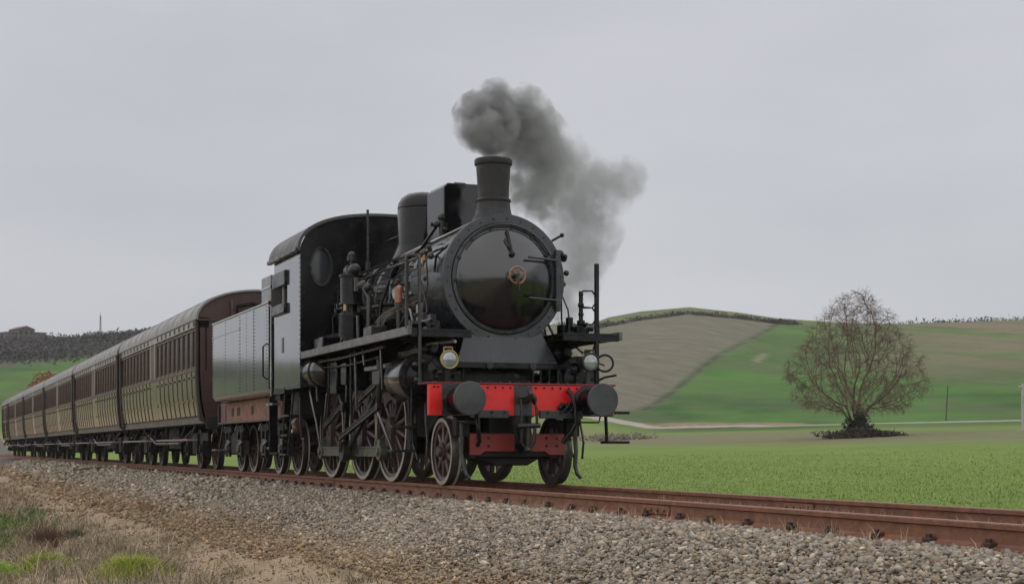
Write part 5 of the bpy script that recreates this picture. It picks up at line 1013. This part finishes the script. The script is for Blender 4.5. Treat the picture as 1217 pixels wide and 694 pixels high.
def crown_tree(loc, label, seed, H, W, natt, mtrunk, mtwig):
    """branches grow towards points spread through a rounded crown, then carry fine twigs"""
    from mathutils.kdtree import KDTree
    rnd = random.Random(seed); att = []
    while len(att) < natt:
        z = rnd.uniform(.17, 1.0) * H
        rr_ = W * float(np.interp(z / H, [.17, .26, .40, .52, .70, .86, 1.0], [.55, .86, 1.0, .93, .66, .42, .12])); a = rnd.uniform(0, 6.283); q = rr_ * rnd.random() ** .42
        p = Vector((q * math.cos(a), q * math.sin(a), z))
        if math.sin(p.x * 1.7 + 1) * math.sin(p.y * 1.9) * math.sin(p.z * 1.6 + .5) < -.22 and rnd.random() < .85: continue
        att.append(p)
    nodes = [Vector((0, 0, 0))]; par = [-1]
    for s in range(7):
        a = 2.4 * s; o = (s / 6) ** 1.1 * .52; d = Vector((math.cos(a) * o, math.sin(a) * o, 1)).normalized(); last = 0
        p = Vector((math.cos(a) * .15, math.sin(a) * .15, 0))
        for k in range(9):
            d = (d + Vector((rnd.gauss(0, .07), rnd.gauss(0, .07), .02))).normalized(); p = p + d * .22; nodes.append(p.copy()); par.append(last); last = len(nodes) - 1
    step = .19
    for it in range(90):
        kd = KDTree(len(nodes))
        for i, p in enumerate(nodes): kd.insert(p, i)
        kd.balance(); pull = {}; keep = []
        for p in att:
            co, i, dd = kd.find(p)
            if dd < .30: continue
            keep.append(p)
            if dd < 2.6: pull.setdefault(i, Vector()); pull[i] += (p - co).normalized()
        att = keep
        if not att: break
        for i, v in pull.items():
            if v.length < 1e-4: continue
            v = (v.normalized() + Vector((rnd.gauss(0, .18), rnd.gauss(0, .18), rnd.gauss(0, .18)))).normalized(); nodes.append(nodes[i] + v * step); par.append(i)
    n = len(nodes); rad2 = [0.0] * n; kids = [[] for _ in range(n)]
    for i in range(1, n): kids[par[i]].append(i)
    for i in range(n - 1, 0, -1):
        if not kids[i]: rad2[i] = .0095 ** 2.2
        rad2[par[i]] += rad2[i]
    R_ = [max(r ** (1 / 2.2), .008) for r in rad2]; R_[0] = .2
    limb, tw = [], []
    for i in range(1, n):
        if par[i] == 0: limb.append(([nodes[i] - Vector((0, 0, .3)), nodes[i]], [R_[i] * 1.1, R_[i]], 6)); continue
        (limb if R_[i] > .035 else tw).append(([nodes[par[i]], nodes[i]], [min(R_[par[i]], R_[i] * 1.35), R_[i]], 6 if R_[i] > .05 else 4 if R_[i] > .02 else 3))
        if R_[i] < .026:
            for k in range(4 if R_[i] < .014 else 2):
                p = nodes[i]; out_ = Vector((p.x, p.y, 0)); f_ = out_.length / W; lo_ = 1 - p.z / H
                d = (Vector((rnd.gauss(0, .8), rnd.gauss(0, .8), rnd.gauss(.25, .6))) + out_ * .16 + Vector((0, 0, -2.6 * max(f_ * lo_ - .20, 0)))).normalized(); l_ = rnd.uniform(.22, .62)
                p1 = p + d * l_ * .5; p2 = p1 + (d + Vector((rnd.gauss(0, .25), rnd.gauss(0, .25), rnd.gauss(0, .2) - 2.2 * max(f_ * lo_ - .18, 0)))).normalized() * l_ * .5
                tw.append(([p, p1, p2], [.0075, .006, .004], 3))
                if rnd.random() < .6:
                    d2 = (d + Vector((rnd.gauss(0, .7), rnd.gauss(0, .7), rnd.gauss(0, .5)))).normalized(); tw.append(([p1, p1 + d2 * l_ * .45], [.006, .004], 3))
    root = thing('bare_tree', label, 'tree', loc); branches('trunk', limb, mtrunk, root); stuff(branches('crown', tw, mtwig, root)); return root
crown_tree((-63.5, 46.9, tz(-63.5, 46.9) - .05), 'broad bare winter tree standing alone at the edge of the meadow', 4, 9.0, 4.6, 2600, BARK, TWIG)
bare_tree((-76, 33.5, tz(-76, 33.5) - .05), 'thin bare tree rising behind the boiler beside dead brambles', 5, 9.3, 2.7, 4, mtrunk=TWG2, mtwig=TWG2, up=.8, droop=.3, r0=.07, kids=(5, 5, 4, 3, 3), levels=4, minr=.010)
# leafy / twiggy mounds: many small faces through the volume
def mound(name, loc, n, dims, size, m, label, cat, group=None, kind=None, base=.0, flat=.9):
    q = RNG.normal(size=(n, 3)); q /= np.linalg.norm(q, axis=1, keepdims=True); q *= RNG.random((n, 1)) ** .4
    lob = 1 + .28 * np.sin(q[:, :1] * 5 + loc[0]) * np.sin(q[:, 1:2] * 6 + loc[1]) + .2 * np.sin(q[:, 2:3] * 7 + q[:, :1] * 4)
    q = q * lob; q[:, 2] = np.abs(q[:, 2]) * flat + base; P = q * np.array(dims)
    A = RNG.normal(size=(n, 3)) * size; Bv = RNG.normal(size=(n, 3)) * size
    V = np.stack([P - A, P + Bv * .6, P + A], 1).reshape(-1, 3); F = np.arange(n * 3).reshape(-1, 3)
    o = mesh_np(name, V, F, m); o.location = loc; return tag(o, label, cat, group, kind)
mound('bramble_bush', (-62.9, 46.7, tz(-62.9, 46.7)), 2200, (.8, .8, 1.6), .09, IVY, 'dark ivy wrapped bush around the foot of the lone bare tree', 'bush')
mound('bramble_thicket', (-62.6, 46.9, tz(-62.6, 46.9) - .05), 3200, (2.0, 2.6, .55), .10, mat('bramble_dark', (.042, .032, .024), .9, var=.5, vs=2), 'low dark bramble thicket spread under the lone bare tree', 'bush')
DB = mat('dead_bramble', (.20, .165, .13), .95, var=.35, vs=1.5)
for i, (x, y, d, lb) in enumerate(((-98, 47, (3.0, 3.4, .55), 'pale brown dead bramble clump beyond the meadow'), (-108, 44, (3.5, 3.5, 1.2), 'tall grey dead bramble clump behind the locomotive front'))): mound('dead_bramble', (x, y, tz(x, y)), 1700, d, .10, DB, lb, 'bush', 'dead brambles beyond the meadow')
# hedge below the olive field, woods on the ridges
def hedge(name, path, n, wid, h, size, m, label):
    P = np.array(path, float); s = RNG.random(n) * (len(P) - 1); k = s.astype(int); f = (s - k)[:, None]; q = P[k] * (1 - f) + P[k + 1] * f + RNG.normal(0, wid, (n, 2))
    hh = h * (.55 + .45 * np.sin(s * 9.1) * np.sin(s * 23 + 1) + .25 * np.sin(s * 57)) ; z = terrain(q[:, 0], q[:, 1]) + RNG.random(n) * np.maximum(hh, h * .35)
    C_ = np.c_[q, z]; A = RNG.normal(size=(n, 3)) * size; B_ = RNG.normal(size=(n, 3)) * size
    o = mesh_np(name, np.stack([C_ - A, C_ + B_, C_ + A], 1).reshape(-1, 3), np.arange(n * 3).reshape(-1, 3), m); return tag(o, label, 'hedge' if 'hedge' in name else 'wood', kind='stuff')
hedge('hedgerow', [(-300, 126), (-271, 125), (-264, 141), (-258.5, 155), (-257, 158)], 8000, 1.0, .85, .14, HED, 'dark leafless hedgerow between the ploughed field and the grassy hilltop')
hedge('ridge_wood', [(-300, -40), (-300, -10), (-310, 4), (-330, 14), (-350, 24), (-362, 36), (-366, 50), (-372, 64), (-390, 85), (-410, 120)], 75000, 15, 1.9, .24, WOOD, 'dark bare woodland along the distant ridge behind the coaches')
hedge('treeline', [(-300, 214), (-285, 230), (-270, 252), (-255, 275)], 9000, 4, 2.2, .2, mat('treeline_green', (.028, .04, .026), .95, var=.5, vs=.3), 'thin dark treeline on the ridge beyond the green field')
hedge('lineside_wood', [(-50, -15), (-66, -17), (-80, -19), (-100, -20), (-125, -24), (-150, -29)], 9000, 2.0, 6.0, .13, WOOD, 'bare lineside trees on the gravel side of the track')
# rust coloured tree behind the coaches
def leaf_tree(loc, H, rad, n, m, label):
    root = thing('autumn_tree', label, 'tree', loc)
    t, tw = grow(9, H, rad, 3, levels=3, r0=.10); branches('trunk', t, BARK, root, minr=.03); branches('limb', tw, BARK, root, minr=.02)
    q = RNG.normal(size=(n, 3)); q /= np.linalg.norm(q, axis=1, keepdims=True); q *= RNG.random((n, 1)) ** .45; q *= 1 + .3 * np.sin(q[:, :1] * 6) * np.sin(q[:, 2:3] * 5 + 1); P = q * np.array((rad, rad, H * .36)) + np.array((0, 0, H * .64))
    A = RNG.normal(size=(n, 3)) * .12; B_ = RNG.normal(size=(n, 3)) * .12
    stuff(mesh_np('crown', np.stack([P - A, P + B_, P + A], 1).reshape(-1, 3), np.arange(n * 3).reshape(-1, 3), m, parent=root)); return root
leaf_tree((-181, 8.6, tz(-181, 8.6)), 5.6, 2.0, 5200, LEAFO, 'round rust orange tree on the green slope behind the coaches')
# masts and posts
def post(loc, h, r, lean, label, m, arm=True):
    root = thing('field_post', label, 'post', loc); MB().tube([(0, 0, -.2), (lean * .5, lean * .5, h * .5), (lean, lean, h)], [r, r * .95, r * .85], 8).build('shaft', m, root)
    if arm: MB().box((lean, lean, h - .18), (.10, .55, .10)).build('cross_arm', m, root, .01); MB().cyl((lean, lean + .2, h - .14), (lean, lean + .2, h + .02), .05, n=8).build('insulator', CT, root)
    return root
post((-56.8, 53.9, tz(-56.8, 53.9)), 2.75, .085, 0, 'pale concrete post with a short arm beside the field track', CONC)
post((-92.8, 74.9, tz(-92.8, 74.9)), 3.0, .06, .12, 'thin dark leaning wooden post below the green hillside', SLP, False)
rm_ = thing('radio_mast', 'slim lattice radio mast on the wooded ridge', 'mast', (-390, 38.1, tz(-390, 38.1))); rm_.scale = (.7, .7, .46)
m = MB()
for a in range(3):
    q = (math.cos(a * 2.094) * .42, math.sin(a * 2.094) * .42); m.cyl((q[0], q[1], 0), (q[0] * .5, q[1] * .5, 13.5), .07, n=5)
m.build('lattice_leg', GR, rm_)
m = MB()
for k in range(14):
    for a in range(3):
        z_ = .5 + k * .92; f0, f1 = 1 - .5 * z_ / 13.5, 1 - .5 * (z_ + .9) / 13.5; m.cyl((math.cos(a * 2.094) * .42 * f0, math.sin(a * 2.094) * .42 * f0, z_), (math.cos((a + 1) * 2.094) * .42 * f1, math.sin((a + 1) * 2.094) * .42 * f1, z_ + .9), .035, n=4)
stuff(m.build('bracing', GR, rm_)); MB().cyl((0, 0, 13.4), (0, 0, 15.4), .05, n=6).build('antenna', GR, rm_)
hb = thing('hilltop_house', 'grey stone house with a low roof among trees on the distant hilltop', 'house', (-396, 19.5, tz(-396, 19.5) + .4), R(20)); hb.scale = (.55, .55, .55)
MB().bb(-5, 5, -4, 4, -2, 5.0).bb(-4, 4, -9, -4, -2, 3.2).bb(-4, 4, 4, 10, -2, 3.6).build('wall', STONEB, hb)
m = MB(); m.prism([(-4.5, 5.0), (4.5, 5.0), (0, 6.6)], YZ, -5.4, 5.4); m.bb(-4.3, 4.3, -9.3, -4, 3.2, 3.6).bb(-4.3, 4.3, 4, 10.3, 3.6, 4.0); m.build('roof', TILE, hb)
for y in (-2.5, 0, 2.5): 
    for z in (1.0, 3.4): MB().bb(4.98, 5.06, y - .5, y + .5, z - .7, z + .7).build('window', UF, hb)
hedge('hilltop_wood', [(-388, 10), (-386, 14), (-385, 19), (-385, 24), (-386, 29)], 5000, 1.2, 1.5, .17, HED, 'dark bare trees and shrubs around the distant hilltop house')

# ================================================================== SMOKE
PUFF = [(-0.33, 0.0, 4.34, .20), (-0.38, 0.02, 4.46, .25), (-0.48, 0.02, 4.64, .30), (-0.58, -0.04, 4.80, .33), (-0.7, 0.22, 4.98, .33), (-0.85, 0.52, 4.92, .40), (-1.15, 0.88, 4.84, .34), (-1.4, 1.15, 4.56, .44), (-1.7, 1.24, 4.20, .44), (-1.9, 1.70, 4.50, .40),
        (-2.2, 2.00, 4.20, .50), (-2.6, 2.60, 4.36, .38), (-2.9, 3.10, 4.60, .30), (-2.6, 2.35, 3.90, .46), (-2.8, 2.30, 3.54, .44), (-3.0, 2.25, 3.16, .42), (-3.2, 2.10, 2.75, .38)]
bm = bmesh.new()
for x, y, z, r_ in PUFF: bmesh.ops.create_icosphere(bm, subdivisions=3, radius=r_ * 1.42, matrix=Matrix.Translation((x, y, max(z, 4.30 + r_ * 1.42) if x > -.5 else z)))
me = bpy.data.meshes.new('smoke_hull'); bm.to_mesh(me); bm.free(); tmp = bpy.data.objects.new('tmp', me); COL.objects.link(tmp)
rmod = tmp.modifiers.new('r', 'REMESH'); rmod.mode = 'VOXEL'; rmod.voxel_size = .12
dg = bpy.context.evaluated_depsgraph_get(); me2 = bpy.data.meshes.new_from_object(tmp.evaluated_get(dg)); bpy.data.objects.remove(tmp)
smoke = bpy.data.objects.new('smoke', me2); COL.objects.link(smoke); tag(smoke, 'grey coal smoke billowing from the chimney and drifting sideways', 'smoke', kind='stuff')
sm = bpy.data.materials.new('coal_smoke'); sm.use_nodes = True; nt = sm.node_tree; N = nt.nodes; L = nt.links; N.clear()
mo = N.new('ShaderNodeOutputMaterial'); pv = N.new('ShaderNodeVolumePrincipled'); pv.inputs['Color'].default_value = (.50, .50, .505, 1); pv.inputs['Anisotropy'].default_value = .2
L.new(pv.outputs[0], mo.inputs['Volume'])
geo = N.new('ShaderNodeNewGeometry'); POS = geo.outputs['Position']
def vnoise(sc, det, ro):
    n = N.new('ShaderNodeTexNoise'); n.inputs['Scale'].default_value = sc; n.inputs['Detail'].default_value = det; n.inputs['Roughness'].default_value = ro; L.new(POS, n.inputs['Vector']); return n
wn = vnoise(1.5, 3, .6); sub = N.new('ShaderNodeVectorMath'); sub.operation = 'SUBTRACT'; L.new(wn.outputs['Color'], sub.inputs[0]); sub.inputs[1].default_value = (.5, .5, .5)
scl = N.new('ShaderNodeVectorMath'); scl.operation = 'SCALE'; scl.inputs['Scale'].default_value = .75; L.new(sub.outputs[0], scl.inputs[0])
addv = N.new('ShaderNodeVectorMath'); addv.operation = 'ADD'; L.new(POS, addv.inputs[0]); L.new(scl.outputs[0], addv.inputs[1])
best = None; bestd = None
for i, (x, y, z, r_) in enumerate(PUFF):
    ds_ = N.new('ShaderNodeVectorMath'); ds_.operation = 'DISTANCE'; L.new(addv.outputs[0], ds_.inputs[0]); ds_.inputs[1].default_value = (x, y, z)
    v_ = mth('SUBTRACT', 1.0, mth('DIVIDE', ds_.outputs['Value'], r_ * 1.25))
    if best is None: best = v_
    else:
        sm_ = N.new('ShaderNodeMath'); sm_.operation = 'SMOOTH_MAX'; sm_.inputs[2].default_value = .25; L.new(best, sm_.inputs[0]); L.new(v_, sm_.inputs[1]); best = sm_.outputs[0]
det = vnoise(3.8, 9, .66).outputs['Fac']
shape = mth('ADD', best, mth('MULTIPLY', mth('SUBTRACT', det, .46), 3.0))
mr = N.new('ShaderNodeMapRange'); mr.interpolation_type = 'SMOOTHSTEP'; mr.inputs[1].default_value = .0; mr.inputs[2].default_value = .75; L.new(shape, mr.inputs[0])
# thick at the chimney, thinning as it drifts
spx = N.new('ShaderNodeSeparateXYZ'); L.new(POS, spx.inputs[0]); th = N.new('ShaderNodeMapRange'); th.inputs[1].default_value = .2; th.inputs[2].default_value = 1.5; th.inputs[3].default_value = 11.0; th.inputs[4].default_value = 1.9; L.new(spx.outputs['Y'], th.inputs[0])
L.new(mth('MULTIPLY', mr.outputs[0], th.outputs[0]), pv.inputs['Density']); smoke.data.materials.append(sm)

# thin winter air over the valley
hz = MB().bb(-1030, 1070, -1060, 1050, -4.0, 75.0).build('haze', UF, None); hz.data.materials.clear()
hm = bpy.data.materials.new('valley_haze'); hm.use_nodes = True; nt = hm.node_tree; nt.nodes.clear(); mo = nt.nodes.new('ShaderNodeOutputMaterial'); pv = nt.nodes.new('ShaderNodeVolumePrincipled')
pv.inputs['Color'].default_value = (.90, .93, .97, 1); pv.inputs['Density'].default_value = .00016; nt.links.new(pv.outputs[0], mo.inputs['Volume']); hz.data.materials.append(hm); hz['kind'] = 'stuff'; hz['label'] = 'thin grey winter haze over the valley'
